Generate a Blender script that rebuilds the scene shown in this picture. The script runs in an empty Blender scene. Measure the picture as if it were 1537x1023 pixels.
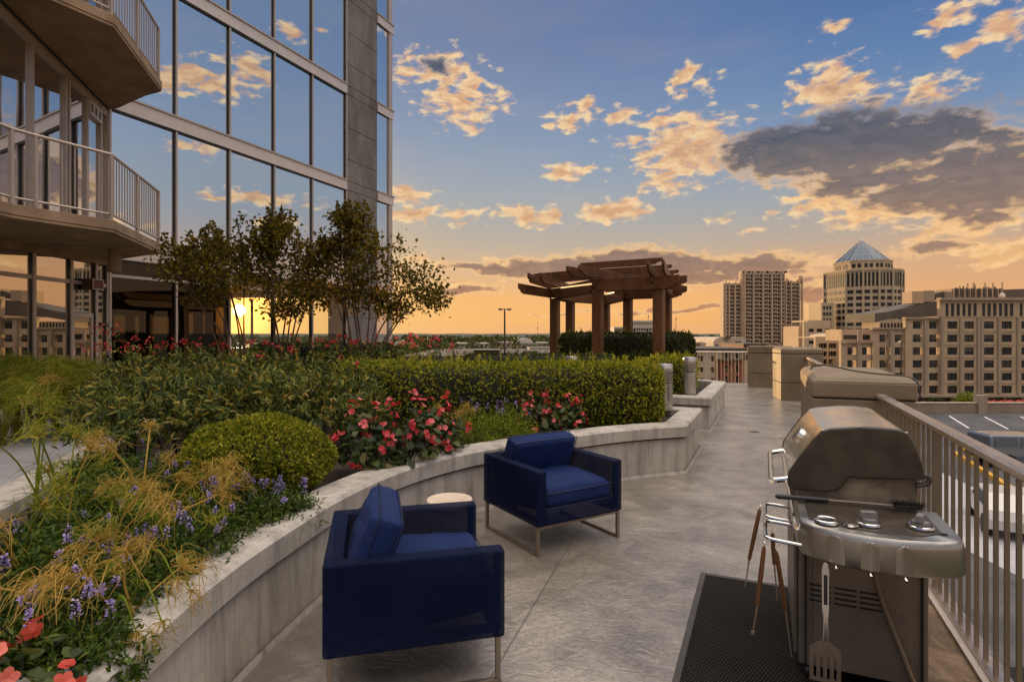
import bpy, math, random
import numpy as np
from mathutils import Vector, Matrix

SC = bpy.context.scene
COL = SC.collection
RNG = np.random.default_rng(7)
random.seed(7)
PI = math.pi
R = math.radians

# ---------------------------------------------------------------- survey of the photograph -> metres
F, CX, HY, EYE = 854.0, 768.5, 502.0, 1.6           # focal length in photo pixels, principal column, horizon row, eye height
def P(px, py, Y):                                    # a point at distance Y
    return np.array([(px-CX)*Y/F, Y, EYE-(py-HY)*Y/F])
def G(px, py, z=0.0):                                # a point on the level z
    return P(px, py, F*(EYE-z)/(py-HY))
A_U = R(23.87)
U = np.array([math.sin(A_U), math.cos(A_U), 0.0])    # along the railing / glass facade
V = np.array([math.cos(A_U), -math.sin(A_U), 0.0])   # square to it, towards the railing
Z = np.array([0, 0, 1.0])
SUN_AZ, SUN_EL = R(-25.6), R(2.2)

def lin(c):
    return tuple(((v/255)/12.92 if v <= 10 else (((v/255)+0.055)/1.055)**2.4) for v in c)
def rgba(c):
    return (*lin(c), 1.0)

# ---------------------------------------------------------------- node helper
class NT:
    def __init__(s, tree):
        s.t = tree; s.N = tree.nodes; s.L = tree.links
    def new(s, typ, **kw):
        n = s.N.new(typ)
        for k, v in kw.items(): setattr(n, k, v)
        return n
    def put(s, sock, v):
        if v is None: return
        if isinstance(v, bpy.types.NodeSocket): s.L.new(v, sock)
        else:
            if hasattr(sock, 'default_value'):
                d = sock.default_value
                if hasattr(d, '__len__') and not hasattr(v, '__len__'): v = [v]*len(d)
                if hasattr(d, '__len__') and len(d) == 4 and len(v) == 3: v = (*v, 1.0)
                sock.default_value = v
    def m(s, op, a, b=None, c=None, clamp=False):
        n = s.new('ShaderNodeMath', operation=op); n.use_clamp = clamp
        for i, v in enumerate((a, b, c)): s.put(n.inputs[i], v) if v is not None else None
        return n.outputs[0]
    def vm(s, op, a, b=None, scale=None):
        n = s.new('ShaderNodeVectorMath', operation=op)
        s.put(n.inputs[0], a)
        if b is not None: s.put(n.inputs[1], b)
        if scale is not None: s.put(n.inputs['Scale'], scale)
        return n.outputs['Value'] if op in ('LENGTH', 'DOT_PRODUCT', 'DISTANCE') else n.outputs[0]
    def noise(s, vec, scale=5, detail=4, rough=.55, dist=0.0, out='Fac', dims='3D'):
        n = s.new('ShaderNodeTexNoise', noise_dimensions=dims)
        s.put(n.inputs['Vector'], vec)
        n.inputs['Scale'].default_value = scale; n.inputs['Detail'].default_value = detail
        n.inputs['Roughness'].default_value = rough; n.inputs['Distortion'].default_value = dist
        return n.outputs[out]
    def voro(s, vec, scale=5, feature='F1', out='Distance'):
        n = s.new('ShaderNodeTexVoronoi', feature=feature); s.put(n.inputs['Vector'], vec)
        n.inputs['Scale'].default_value = scale
        return n.outputs[out]
    def ramp(s, fac, stops, interp='LINEAR'):
        n = s.new('ShaderNodeValToRGB'); n.color_ramp.interpolation = interp
        e = n.color_ramp.elements
        while len(e) < len(stops): e.new(0.5)
        for el, (p, c) in zip(e, stops):
            el.position = p; el.color = c if len(c) == 4 else (*c, 1.0)
        s.put(n.inputs[0], fac)
        return n.outputs[0]
    def mr(s, v, a, b, c=0.0, d=1.0, smooth=False):
        n = s.new('ShaderNodeMapRange'); n.clamp = True
        if smooth: n.interpolation_type = 'SMOOTHSTEP'
        s.put(n.inputs[0], v)
        for i, x in enumerate((a, b, c, d)): s.put(n.inputs[i+1], x)
        return n.outputs[0]
    def mix(s, fac, a, b, blend='MIX'):
        n = s.new('ShaderNodeMix', data_type='RGBA', blend_type=blend)
        s.put(n.inputs[0], fac); s.put(n.inputs[6], a); s.put(n.inputs[7], b)
        return n.outputs[2]
    def sep(s, v):
        n = s.new('ShaderNodeSeparateXYZ'); s.put(n.inputs[0], v); return n.outputs
    def comb(s, x, y, z=0.0):
        n = s.new('ShaderNodeCombineXYZ')
        for i, v in enumerate((x, y, z)): s.put(n.inputs[i], v)
        return n.outputs[0]
    def bump(s, h, strength=.3, dist=.01, normal=None):
        n = s.new('ShaderNodeBump'); s.put(n.inputs['Height'], h)
        n.inputs['Strength'].default_value = strength; n.inputs['Distance'].default_value = dist
        if normal is not None: s.put(n.inputs['Normal'], normal)
        return n.outputs[0]

MATS = {}
def material(name):
    m = bpy.data.materials.new(name); m.use_nodes = True
    t = NT(m.node_tree); t.N.clear()
    out = t.new('ShaderNodeOutputMaterial')
    MATS[name] = m
    return m, t, out
def pbsdf(t, out, base=(.5,.5,.5), rough=.6, metal=0.0, normal=None, spec=.5, coat=0.0):
    b = t.new('ShaderNodeBsdfPrincipled')
    t.put(b.inputs['Base Color'], base); t.put(b.inputs['Roughness'], rough); t.put(b.inputs['Metallic'], metal)
    b.inputs['Specular IOR Level'].default_value = spec
    b.inputs['Coat Weight'].default_value = coat
    if normal is not None: t.put(b.inputs['Normal'], normal)
    if out is not None: t.L.new(b.outputs[0], out.inputs['Surface'])
    return b
def objco(t): return t.new('ShaderNodeTexCoord').outputs['Object']
def worldpos(t): return t.new('ShaderNodeNewGeometry').outputs['Position']
def stretch(t, v, s): return t.vm('MULTIPLY', v, s)

# ---------------------------------------------------------------- mesh builder
class MB:
    def __init__(s): s.ch = []
    def add(s, v, fs, mat=0, smooth=False, rnd=0.5):
        s.ch.append((np.asarray(v, float).reshape(-1, 3), fs, mat, smooth, rnd)); return s
    def box(s, c, size, rot=None, mat=0, rnd=.5):
        h = np.array(size)/2
        v = np.array([[x,y,z] for x in (-1,1) for y in (-1,1) for z in (-1,1)])*h
        if rot is not None:
            Rm = rotz(rot) if np.isscalar(rot) else np.asarray(rot)
            v = v@Rm.T
        f = [[0,1,3,2],[4,6,7,5],[0,4,5,1],[2,3,7,6],[0,2,6,4],[1,5,7,3]]
        return s.add(v+np.array(c), [np.array(f)], mat, False, rnd)
    def beam(s, a, b, w, h, mat=0, up=Z):               # bar of section w (across) x h (along up) from a to b
        a = np.array(a, float); b = np.array(b, float)
        d = b-a; L = np.linalg.norm(d); d /= L
        x = np.cross(d, up); x /= np.linalg.norm(x); y = np.cross(x, d)
        return s.box((a+b)/2, (w, L, h), np.stack([x, d, y], 1), mat)
    def prism(s, poly, z0, z1, mat=0, cap=True, top=None):   # poly: ccw (n,2); top: another outline for the upper ring
        p = np.asarray(poly, float); q = p if top is None else np.asarray(top, float)
        n = len(p)
        v = np.vstack([np.c_[p, np.full(n, z0)], np.c_[q, np.full(n, z1)]])
        i = np.arange(n); j = (i+1) % n
        fs = [np.stack([i, j, j+n, i+n], 1)]
        if cap: fs += [np.arange(n)[::-1][None], (np.arange(n)+n)[None]]
        return s.add(v, fs, mat)
    def loft(s, rings, mat=0, smooth=True, closed=True, caps=True):
        rings = [np.asarray(r, float) for r in rings]; n = len(rings[0]); v = np.vstack(rings)
        i = np.arange(n if closed else n-1); j = (i+1) % n
        fs = [np.stack([i+k*n, j+k*n, j+(k+1)*n, i+(k+1)*n], 1) for k in range(len(rings)-1)]
        if caps and closed: fs += [np.arange(n)[::-1][None], (np.arange(n)+(len(rings)-1)*n)[None]]
        return s.add(v, fs, mat, smooth)
    def tube(s, pts, r, n=8, mat=0, caps=True, rnd=.5, smooth=True):
        pts = np.asarray(pts, float); k = len(pts)
        r = np.full(k, r) if np.isscalar(r) else np.asarray(r)
        t = np.gradient(pts, axis=0); t /= np.linalg.norm(t, axis=1)[:, None]+1e-9
        ref = np.array([0,0,1.0]) if abs(t[0][2]) < .9 else np.array([1.0,0,0])
        x = np.cross(t[0], ref); x /= np.linalg.norm(x)
        a = np.arange(n)*2*PI/n; rings = []
        for q in range(k):
            x = x-np.dot(x, t[q])*t[q]; x /= np.linalg.norm(x)+1e-9
            y = np.cross(t[q], x)
            rings.append(pts[q]+r[q]*(np.cos(a)[:, None]*x+np.sin(a)[:, None]*y))
        v = np.vstack(rings); i = np.arange(n); j = (i+1) % n
        fs = [np.stack([i+q*n, j+q*n, j+(q+1)*n, i+(q+1)*n], 1) for q in range(k-1)]
        if caps: fs += [np.arange(n)[::-1][None], (np.arange(n)+(k-1)*n)[None]]
        return s.add(v, fs, mat, smooth, rnd)
    def lathe(s, prof, c=(0,0,0), n=24, mat=0, smooth=True, axis=None):  # prof (r,z)
        a = np.arange(n)*2*PI/n
        rings = [np.c_[r*np.cos(a), r*np.sin(a), np.full(n, z)] for r, z in prof]
        if axis is not None: rings = [q@np.asarray(axis).T for q in rings]
        rings = [q+np.array(c) for q in rings]
        return s.loft(rings, mat, smooth)
    def torus(s, c, R0, r, n=20, k=8, mat=0, axis=None):
        a = np.arange(n)*2*PI/n; b = np.arange(k)*2*PI/k
        rr = R0+r*np.cos(b)[None]; v = np.stack([rr*np.cos(a)[:, None], rr*np.sin(a)[:, None], np.tile(r*np.sin(b), (n, 1))], -1).reshape(-1, 3)
        if axis is not None: v = v@np.asarray(axis).T
        i, j = np.meshgrid(np.arange(n), np.arange(k), indexing='ij'); i = i.ravel(); j = j.ravel(); i2 = (i+1) % n; j2 = (j+1) % k
        return s.add(v+np.array(c), [np.stack([i*k+j, i2*k+j, i2*k+j2, i*k+j2], 1)], mat, True)
    def leaves(s, p, d, nrm, L, W, outline='diamond', fold=.25, mat=0, rnd=None, droop=0.0):
        p = np.asarray(p, float); n = len(p)
        d = unit(d); nrm = nrm-np.sum(nrm*d, 1)[:, None]*d; nrm = unit(nrm); x = np.cross(d, nrm)
        T = OUT[outline]; k = len(T)
        L = np.broadcast_to(L, (n,)); W = np.broadcast_to(W, (n,))
        v = (p[:, None]+d[:, None]*(T[:, 1][None, :, None]*L[:, None, None])
             + x[:, None]*(T[:, 0][None, :, None]*W[:, None, None])
             + nrm[:, None]*((np.abs(T[:, 0])[None, :, None]*fold*W[:, None, None])-(T[:, 1]**2)[None, :, None]*droop*L[:, None, None]))
        f = np.arange(n*k).reshape(n, k)
        return s.add(v.reshape(-1, 3), [f], mat, False, RNG.random(n) if rnd is None else rnd)
    def build(s, name, mats, parent=None, world=False, bevel=0, bseg=2, sharp=35):
        mats = mats if isinstance(mats, (list, tuple)) else [mats]
        vs, loops, starts, totals, mi, sm, rn = [], [], [], [], [], [], []
        off = 0; ls = 0
        for v, fs, m, smth, rnd in s.ch:
            vs.append(v)
            r0 = 0
            for f in fs:
                f = np.asarray(f); c, k = f.shape
                loops.append((f+off).ravel()); starts.append(ls+np.arange(c)*k); totals.append(np.full(c, k))
                mi.append(np.full(c, m)); sm.append(np.full(c, smth))
                rn.append(np.full(c, rnd) if np.isscalar(rnd) else np.asarray(rnd)[r0:r0+c]); r0 += c
                ls += c*k
            off += len(v)
        vs = np.vstack(vs)
        if world and parent is not None:
            M = np.array(root_matrix(parent).inverted()); vs = vs@M[:3, :3].T+M[:3, 3]
        me = bpy.data.meshes.new(name)
        loops = np.concatenate(loops); starts = np.concatenate(starts); totals = np.concatenate(totals)
        me.vertices.add(len(vs)); me.vertices.foreach_set('co', vs.ravel().astype(np.float32))
        me.loops.add(len(loops)); me.loops.foreach_set('vertex_index', loops.astype(np.int32))
        me.polygons.add(len(starts)); me.polygons.foreach_set('loop_start', starts.astype(np.int32))
        for m in mats: me.materials.append(MATS[m] if isinstance(m, str) else m)
        me.polygons.foreach_set('material_index', np.concatenate(mi).astype(np.int32))
        sm = np.concatenate(sm)
        me.polygons.foreach_set('use_smooth', sm)
        at = me.attributes.new('rnd', 'FLOAT', 'FACE'); at.data.foreach_set('value', np.concatenate(rn).astype(np.float32))
        me.update(calc_edges=True); me.validate()
        if sm.any(): me.set_sharp_from_angle(angle=R(sharp))
        o = bpy.data.objects.new(name, me); COL.objects.link(o)
        if parent is not None: o.parent = parent
        if bevel:
            b = o.modifiers.new('Bevel', 'BEVEL'); b.width = bevel; b.segments = bseg; b.limit_method = 'ANGLE'; b.angle_limit = R(40)
        return o

def rotz(a): c, s = math.cos(a), math.sin(a); return np.array([[c,-s,0],[s,c,0],[0,0,1.0]])
def unit(v): v = np.asarray(v, float); return v/(np.linalg.norm(v, axis=-1, keepdims=True)+1e-9)
def root_matrix(o):
    while o.parent is not None: o = o.parent
    return Matrix.Translation(o.location)@o.rotation_euler.to_matrix().to_4x4()
OUT = {
 'diamond': np.array([[0,0],[.5,.45],[0,1],[-.5,.45]]),
 'lance':   np.array([[0,0],[.42,.28],[.36,.62],[0,1],[-.36,.62],[-.42,.28]]),
 'round':   np.array([[0,0],[.4,.12],[.52,.45],[.34,.82],[0,1],[-.34,.82],[-.52,.45],[-.4,.12]]),
 'petal':   np.array([[0,0],[.38,.4],[.45,.75],[.15,1],[-.15,1],[-.45,.75],[-.38,.4]]),
}
def tag(o, label=None, cat=None, group=None, kind=None):
    for k, v in (('label', label), ('category', cat), ('group', group), ('kind', kind)):
        if v: o[k] = v
    return o
def thing(name, label, cat, loc=(0,0,0), rz=0.0, group=None):
    o = bpy.data.objects.new(name, None); COL.objects.link(o)
    o.location = [float(c) for c in loc]; o.rotation_euler = (0, 0, rz); o.empty_display_size = .1
    return tag(o, label, cat, group)
def children(o): return [c for c in COL.objects if c.parent == o]
def copy_tree(o, parent=None):
    c = o.copy(); COL.objects.link(c)
    if parent is not None: c.parent = parent
    for ch in children(o): copy_tree(ch, c)
    return c
def spline(pts, n=8, closed=False):                    # Catmull-Rom through pts
    p = np.asarray(pts, float)
    if closed: p = np.vstack([p[-1], p, p[0], p[1]])
    else: p = np.vstack([2*p[0]-p[1], p, 2*p[-1]-p[-2]])
    out = []
    for i in range(1, len(p)-2):
        t = np.linspace(0, 1, n, endpoint=False)[:, None]
        a, b, c, d = p[i-1], p[i], p[i+1], p[i+2]
        out.append(.5*((2*b)+(-a+c)*t+(2*a-5*b+4*c-d)*t**2+(-a+3*b-3*c+d)*t**3))
    if not closed: out.append(p[-2][None])
    return np.vstack(out)
def offset(poly, d):                                    # open polyline in plan moved d to its left
    p = np.asarray(poly, float); t = unit(np.gradient(p, axis=0)); return p+d*np.c_[-t[:, 1], t[:, 0]]
def inset(poly, d):                                     # closed ccw outline moved inwards by d
    p = np.asarray(poly, float); e = unit(np.roll(p, -1, 0)-p); n = np.c_[-e[:, 1], e[:, 0]]; m = np.roll(n, 1, 0)
    b = n+m; return p+d*b/(1+np.sum(n*m, 1))[:, None].clip(.2)
def fill(poly):                                         # triangles of a plain outline
    from mathutils.geometry import delaunay_2d_cdt
    p = [Vector((float(a), float(b))) for a, b in np.asarray(poly, float)[:, :2]]
    v, _, f, *_ = delaunay_2d_cdt(p, [], [list(range(len(p)))], 1, 1e-5)
    return np.array([[q.x, q.y] for q in v]), np.array([t_ for t_ in f if len(t_) == 3])
def sphere_pts(n): return unit(RNG.normal(size=(n, 3)))
# ---------------------------------------------------------------- materials
def face_rnd(t): return t.new('ShaderNodeAttribute', attribute_name='rnd').outputs['Fac']

def simple(name, col, rough=.6, metal=0.0, var=.12, scale=6, bump=0.0, bscale=60, spec=.5, co='obj'):
    m, t, out = material(name)
    v = objco(t) if co == 'obj' else worldpos(t)
    n = t.noise(v, scale, 5, .6)
    c = t.mix(t.mr(n, .3, .7), tuple(x*(1-var) for x in col), tuple(min(1, x*(1+var)) for x in col))
    nb = t.bump(t.noise(v, bscale, 3), bump, .004) if bump else None
    r = t.mr(t.noise(v, scale*1.7, 3), .3, .7, rough*.85, min(1, rough*1.15))
    pbsdf(t, out, c, r, metal, nb, spec)
    return m

def leafmat(name, stops, rough=.45, trans=.35, spec=.15, tcol=None):
    m, t, out = material(name)
    r = face_rnd(t)
    n = t.noise(worldpos(t), 2.2, 2)
    f = t.m('ADD', t.m('MULTIPLY', r, .75), t.m('MULTIPLY', n, .25))
    c = t.ramp(f, stops)
    b = pbsdf(t, None, c, rough, 0, None, spec)
    tr = t.new('ShaderNodeBsdfTranslucent'); t.put(tr.inputs[0], t.mix(1.0, c, tcol or (1.0, .95, .5), 'MULTIPLY'))
    mx = t.new('ShaderNodeMixShader'); mx.inputs[0].default_value = trans
    t.L.new(b.outputs[0], mx.inputs[1]); t.L.new(tr.outputs[0], mx.inputs[2]); t.L.new(mx.outputs[0], out.inputs[0])
    return m

# terrace slab: stamped swirl finish, pits, stains, saw-cut joints and the ring at the far bay
m, t, out = material('deck')
p = worldpos(t); x, y, z = t.sep(p)
big = t.noise(p, .55, 5, .6); mid = t.noise(p, 2.6, 6, .65, .6)
sw = t.noise(p, 7.0, 4, .55, 2.6)
ridge = t.m('ABSOLUTE', t.m('SUBTRACT', sw, .5))
line = t.mr(ridge, 0, .028, 1, 0)
fine = t.noise(p, 26, 5, .7, 1.2)
pitv = t.voro(p, 15); pit = t.m('MULTIPLY', t.mr(pitv, .05, .12, 1, 0), t.mr(t.noise(p, 3.1, 2), .5, .6))
c = t.mix(t.mr(big, .35, .65), (.175,.155,.132), (.315,.280,.238))
c = t.mix(t.mr(mid, .35, .7), t.mix(1, c, (.60,.58,.56), 'MULTIPLY'), t.mix(1, c, (1.28,1.25,1.2), 'MULTIPLY'))
c = t.mix(t.m('MULTIPLY', line, .36), c, (.10,.092,.084))
sw2 = t.noise(p, 17, 4, .6, 2.2); c = t.mix(t.mr(sw2, .42, .68, 0, .55), c, t.mix(1, c, (1.5,1.45,1.38), 'MULTIPLY'))
c = t.mix(t.mr(t.m('ABSOLUTE', t.m('SUBTRACT', sw2, .45)), 0, .03, .35, 0), c, (.09,.083,.076))
c = t.mix(t.m('MULTIPLY', t.mr(fine, .45, .75), .4), c, (.19,.175,.16))
c = t.mix(t.m('MULTIPLY', pit, .75), c, (.03,.028,.026))
uu = t.m('ADD', t.m('MULTIPLY', x, float(U[0])), t.m('MULTIPLY', y, float(U[1])))
vv = t.m('ADD', t.m('MULTIPLY', x, float(V[0])), t.m('MULTIPLY', y, float(V[1])))
joint = None
def near(val, at, w=.005): return t.mr(t.m('ABSOLUTE', t.m('SUBTRACT', val, at)), w*.6, w, 1, 0)
js = [near(y, 5.65), near(t.m('ADD', x, t.m('MULTIPLY', y, -.32)), -.95, .006), near(uu, 11.6, .008), near(uu, -1.2)]
cx_, cy_ = 4.9, 14.4
dx = t.m('SUBTRACT', x, cx_); dy = t.m('SUBTRACT', y, cy_)
rr = t.m('SQRT', t.m('ADD', t.m('MULTIPLY', dx, dx), t.m('MULTIPLY', dy, dy)))
js.append(near(rr, 1.72, .022))
for j in js: joint = j if joint is None else t.m('MAXIMUM', joint, j)
c = t.mix(t.m('MULTIPLY', joint, .55), c, (.05,.045,.04))
hgt = t.m('SUBTRACT', t.m('ADD', t.m('MULTIPLY', sw, 1.0), t.m('MULTIPLY', fine, .35)), t.m('ADD', t.m('MULTIPLY', joint, 1.5), t.m('MULTIPLY', pit, .8)))
nb = t.bump(hgt, .58, .013)
nb = t.bump(t.noise(stretch(t, p, (1.0, .8, 1)), 3.0, 3, .6, 1.5), .16, .05, nb)
ro = t.mr(mid, .3, .75, .26, .46)
bb = pbsdf(t, out, c, ro, 0, nb, .8); bb.inputs['Coat Weight'].default_value = .65; bb.inputs['Coat Roughness'].default_value = .22; t.L.new(nb, bb.inputs['Coat Normal'])

# planter concrete: board-smooth, air holes, water streaks
m, t, out = material('concrete')
p = worldpos(t)
big = t.noise(p, 1.3, 5, .6); st = t.noise(stretch(t, p, (5, 5, .7)), 1.6, 5, .65)
hole = t.m('MULTIPLY', t.mr(t.voro(p, 28), .07, .16, 1, 0), t.mr(t.noise(p, 4, 2), .53, .6))
sp = t.noise(p, 60, 3, .7)
c = t.mix(t.mr(big, .3, .7), (.40,.355,.30), (.60,.545,.48))
c = t.mix(t.m('MULTIPLY', t.mr(st, .45, .7), .75), c, (.18,.162,.14))
sc = t.noise(p, 6, 6, .7, 1.0); c = t.mix(t.mr(sc, .52, .68, 0, .22), c, (.15,.14,.125))
c = t.mix(t.m('MULTIPLY', t.mr(sp, .5, .8), .25), c, (.2,.19,.18))
c = t.mix(t.m('MULTIPLY', hole, .8), c, (.05,.045,.04))
nb = t.bump(t.m('SUBTRACT', t.noise(p, 34, 4), hole), .35, .006)
pbsdf(t, out, c, t.mr(st, .3, .7, .5, .75), 0, nb, .35)

m, t, out = material('joint_dark'); pbsdf(t, out, (.06,.052,.045), .9)

# brown pedestal cladding
m, t, out = material('brown_stone')
p = worldpos(t); big = t.noise(p, 1.6, 5, .6); fn = t.noise(p, 40, 4, .7)
c = t.mix(t.mr(big, .3, .7), (.165,.118,.072), (.27,.20,.125))
c = t.mix(t.m('MULTIPLY', t.mr(fn, .45, .8), .3), c, (.12,.09,.06))
pbsdf(t, out, c, .6, 0, t.bump(fn, .2, .004), .4)

# rust-stained kerb
m, t, out = material('stained_kerb')
p = worldpos(t); a = t.noise(p, 3.5, 6, .65, 1.2); b = t.noise(p, 14, 5, .7)
c = t.ramp(a, [(.3, (.06,.045,.03)), (.48, (.17,.11,.06)), (.6, (.30,.20,.12)), (.75, (.20,.18,.16))])
c = t.mix(t.m('MULTIPLY', t.mr(b, .5, .8), .6), c, (.05,.04,.03))
pbsdf(t, out, c, .75, 0, t.bump(b, .3, .006))

simple('aluminium', (.50,.41,.345), .42, .35, .06, 3)
simple('aluminium_light', (.70,.59,.51), .38, .35, .06, 3)
simple('frame_dark', (.028,.025,.022), .4)
simple('slab_concrete', (.34,.22,.13), .75, 0, .3, 2.2, .25, 30)
simple('interior', (.035,.03,.025), .8)
simple('interior_wall', (.12,.095,.07), .8)

# dark concrete cladding of the pier
m, t, out = material('pier_concrete')
p = worldpos(t); big = t.noise(stretch(t, p, (1.2, 1.2, .6)), 1.1, 6, .65); fn = t.noise(p, 9, 5, .7)
c = t.mix(t.mr(big, .32, .7), (.12,.105,.09), (.25,.225,.20))
c = t.mix(t.m('MULTIPLY', t.mr(fn, .5, .75), .4), c, (.08,.07,.06))
pbsdf(t, out, c, .7, 0, t.bump(fn, .25, .01), .35)

def glassmat(name, refl, tint, rough, see, body, wave=.02):
    m, t, out = material(name)
    p = worldpos(t)
    nb = t.bump(t.noise(p, .55, 2), wave, .25)
    g = t.new('ShaderNodeBsdfGlossy'); t.put(g.inputs['Color'], tint); g.inputs['Roughness'].default_value = rough
    t.L.new(nb, g.inputs['Normal'])
    if see:
        b = t.new('ShaderNodeBsdfTransparent'); t.put(b.inputs[0], body)
    else:
        b = t.new('ShaderNodeBsdfPrincipled'); t.put(b.inputs['Base Color'], body); b.inputs['Roughness'].default_value = .25; b.inputs['Specular IOR Level'].default_value = .1
    lw = t.new('ShaderNodeLayerWeight'); lw.inputs[0].default_value = .5
    f = t.mr(t.m('POWER', lw.outputs['Facing'], 5.0), 0, 1, refl, 1.0)
    mx = t.new('ShaderNodeMixShader'); t.put(mx.inputs[0], f)
    t.L.new(b.outputs[0], mx.inputs[1]); t.L.new(g.outputs[0], mx.inputs[2]); t.L.new(mx.outputs[0], out.inputs[0])
glassmat('mirror_glass', .84, (.90,.90,.92), .0, False, (.012,.016,.022), .010)
glassmat('lobby_glass', .07, (.85,.88,.90), .0, True, (.96,.95,.92), .006)
glassmat('darkened_lobby_glass', .05, (.85,.82,.76), .0, True, (.20,.18,.15), .006)  # lobby glass with the gloom of the first two bays put into its colour
glassmat('store_glass', .62, (.92,.88,.80), .0, True, (.35,.33,.30), .006)
glassmat('far_glass', .14, (.30,.42,.55), .15, False, (.022,.040,.060), .0)

# brushed steel of the grill, smudged and heat-tinted
def brushed(name, col, rough, axis=(1,1,1), smudge=.5, metal=1.0):
    m, t, out = material(name)
    v = objco(t); g = t.noise(stretch(t, v, axis), 40, 4, .6); s = t.noise(v, 4.5, 5, .65); d = t.noise(v, 17, 4, .7)
    c = t.mix(t.m('MULTIPLY', t.mr(s, .4, .7), smudge), col, tuple(x*.55 for x in col))
    c = t.mix(t.m('MULTIPLY', t.mr(d, .56, .72), smudge*.7), c, (.10,.075,.05))
    r = t.m('ADD', t.mr(g, .3, .7, rough*.8, rough*1.2), t.m('MULTIPLY', t.mr(s, .4, .7), .15))
    pbsdf(t, out, c, r, metal, t.bump(g, .06, .002))
brushed('steel_hood', (.86,.83,.77), .16, (.6, 12, 12), .16)
brushed('steel_shelf', (.42,.40,.37), .32, (8, 8, .8), .35)
brushed('steel_cabinet', (.22,.19,.155), .45, (6, 6, .6), .6, .6)
brushed('chrome', (.80,.75,.68), .13, (1,1,1), .3)
brushed('rail_metal', (.62,.51,.41), .28, (1,1,14), .25)
brushed('bollard_metal', (.60,.57,.54), .32, (14,14,.5), .15)
brushed('bar_metal', (.30,.245,.19), .4, (12,12,.5), .3, .85)
simple('cast_black', (.044,.034,.024), .40, 0, .6, 7, .12, 90)
simple('firebox', (.20,.16,.11), .5, 0, .6, 9, .1, 60)
simple('black_plastic', (.018,.018,.02), .4)
simple('grey_plastic', (.16,.155,.15), .5)
simple('hose', (.20,.15,.10), .45)
simple('soot', (.012,.010,.008), .8)

def woodmat(name, a, b, scale=3, along=(1,1,1), rough=.5):
    m, t, out = material(name)
    v = objco(t); g = t.noise(stretch(t, v, along), scale, 6, .65, .8); k = t.noise(v, 1.3, 3)
    c = t.mix(t.mr(g, .3, .7), a, b); c = t.mix(t.m('MULTIPLY', t.mr(k, .45, .7), .35), c, tuple(q*.6 for q in a))
    pbsdf(t, out, c, rough, 0, t.bump(g, .12, .004), .35)
woodmat('pergola_wood', (.082,.034,.014), (.19,.078,.029), 3.0, (5,5,.7), .45)
woodmat('tool_wood', (.075,.030,.012), (.20,.085,.032), 12, (6,6,1), .4)

# navy outdoor fabric and the slightly see-through sling mesh of the frames
m, t, out = material('navy_fabric')
v = objco(t); w = t.new('ShaderNodeTexWave', wave_type='BANDS', bands_direction='X'); t.put(w.inputs[0], v); w.inputs['Scale'].default_value = 160
w2 = t.new('ShaderNodeTexWave', wave_type='BANDS', bands_direction='Z'); t.put(w2.inputs[0], v); w2.inputs['Scale'].default_value = 160
wv = t.m('ADD', w.outputs[1], w2.outputs[1]); n = t.noise(v, 5, 4)
c = t.mix(t.mr(n, .3, .7), (.007,.017,.075), (.013,.028,.108))
b = pbsdf(t, out, c, .75, 0, t.bump(t.noise(v, 6, 4, .6, .6), .5, .03, t.bump(wv, .2, .002)), .15)
b.inputs['Sheen Weight'].default_value = .05; b.inputs['Sheen Roughness'].default_value = .4; b.inputs['Sheen Tint'].default_value = (.5,.6,1,1)
m, t, out = material('navy_mesh')
v = objco(t); ck = t.noise(v, 420, 2, .5); n = t.noise(v, 3, 3)
c = t.mix(t.mr(n, .3, .7), (.0022,.0055,.026), (.005,.011,.044))
lint = t.m('MULTIPLY', t.mr(t.voro(v, 16), .015, .03, 1, 0), t.mr(t.noise(v, 5, 2), .5, .55))
c = t.mix(t.m('MULTIPLY', lint, .35), c, (.5,.5,.5))
b = pbsdf(t, None, c, .75, 0, t.bump(ck, .25, .002), .12)
tr = t.new('ShaderNodeBsdfTransparent'); mx = t.new('ShaderNodeMixShader'); t.put(mx.inputs[0], t.mr(ck, .40, .62, .05, .36))
t.L.new(b.outputs[0], mx.inputs[1]); t.L.new(tr.outputs[0], mx.inputs[2]); t.L.new(mx.outputs[0], out.inputs[0])
simple('navy_frame', (.010,.015,.05), .5)
simple('cream', (.62,.50,.37), .55, 0, .12, 7)
simple('cream_dark', (.30,.24,.18), .6)

# rubber mat with a grid of small holes
m, t, out = material('rubber_mat')
v = objco(t); x, y, z = t.sep(v)
fx = t.m('FRACT', t.m('MULTIPLY', x, 62)); row = t.m('FLOOR', t.m('MULTIPLY', y, 46))
fx = t.m('FRACT', t.m('ADD', t.m('MULTIPLY', x, 62), t.m('MULTIPLY', row, .5))); fy = t.m('FRACT', t.m('MULTIPLY', y, 46))
ax = t.m('SUBTRACT', fx, .5); ay = t.m('SUBTRACT', fy, .5)
d = t.m('SQRT', t.m('ADD', t.m('MULTIPLY', ax, ax), t.m('MULTIPLY', ay, ay)))
hole = t.mr(d, .24, .34, 1, 0); dirt = t.noise(v, 3, 5, .7); sp = t.m('MULTIPLY', t.mr(t.voro(v, 30), .04, .07, 1, 0), t.mr(dirt, .5, .6))
c = t.mix(t.mr(dirt, .3, .7), (.005,.0045,.004), (.013,.011,.009))
c = t.mix(t.m('MULTIPLY', hole, .8), c, (.05,.042,.032)); c = t.mix(sp, c, (.3,.22,.15))
pbsdf(t, out, c, t.mr(hole, 0, 1, .6, .4), 0, t.bump(hole, .6, .004), .04)
simple('rubber_edge', (.045,.038,.032), .5, 0, .4, 5)

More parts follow.
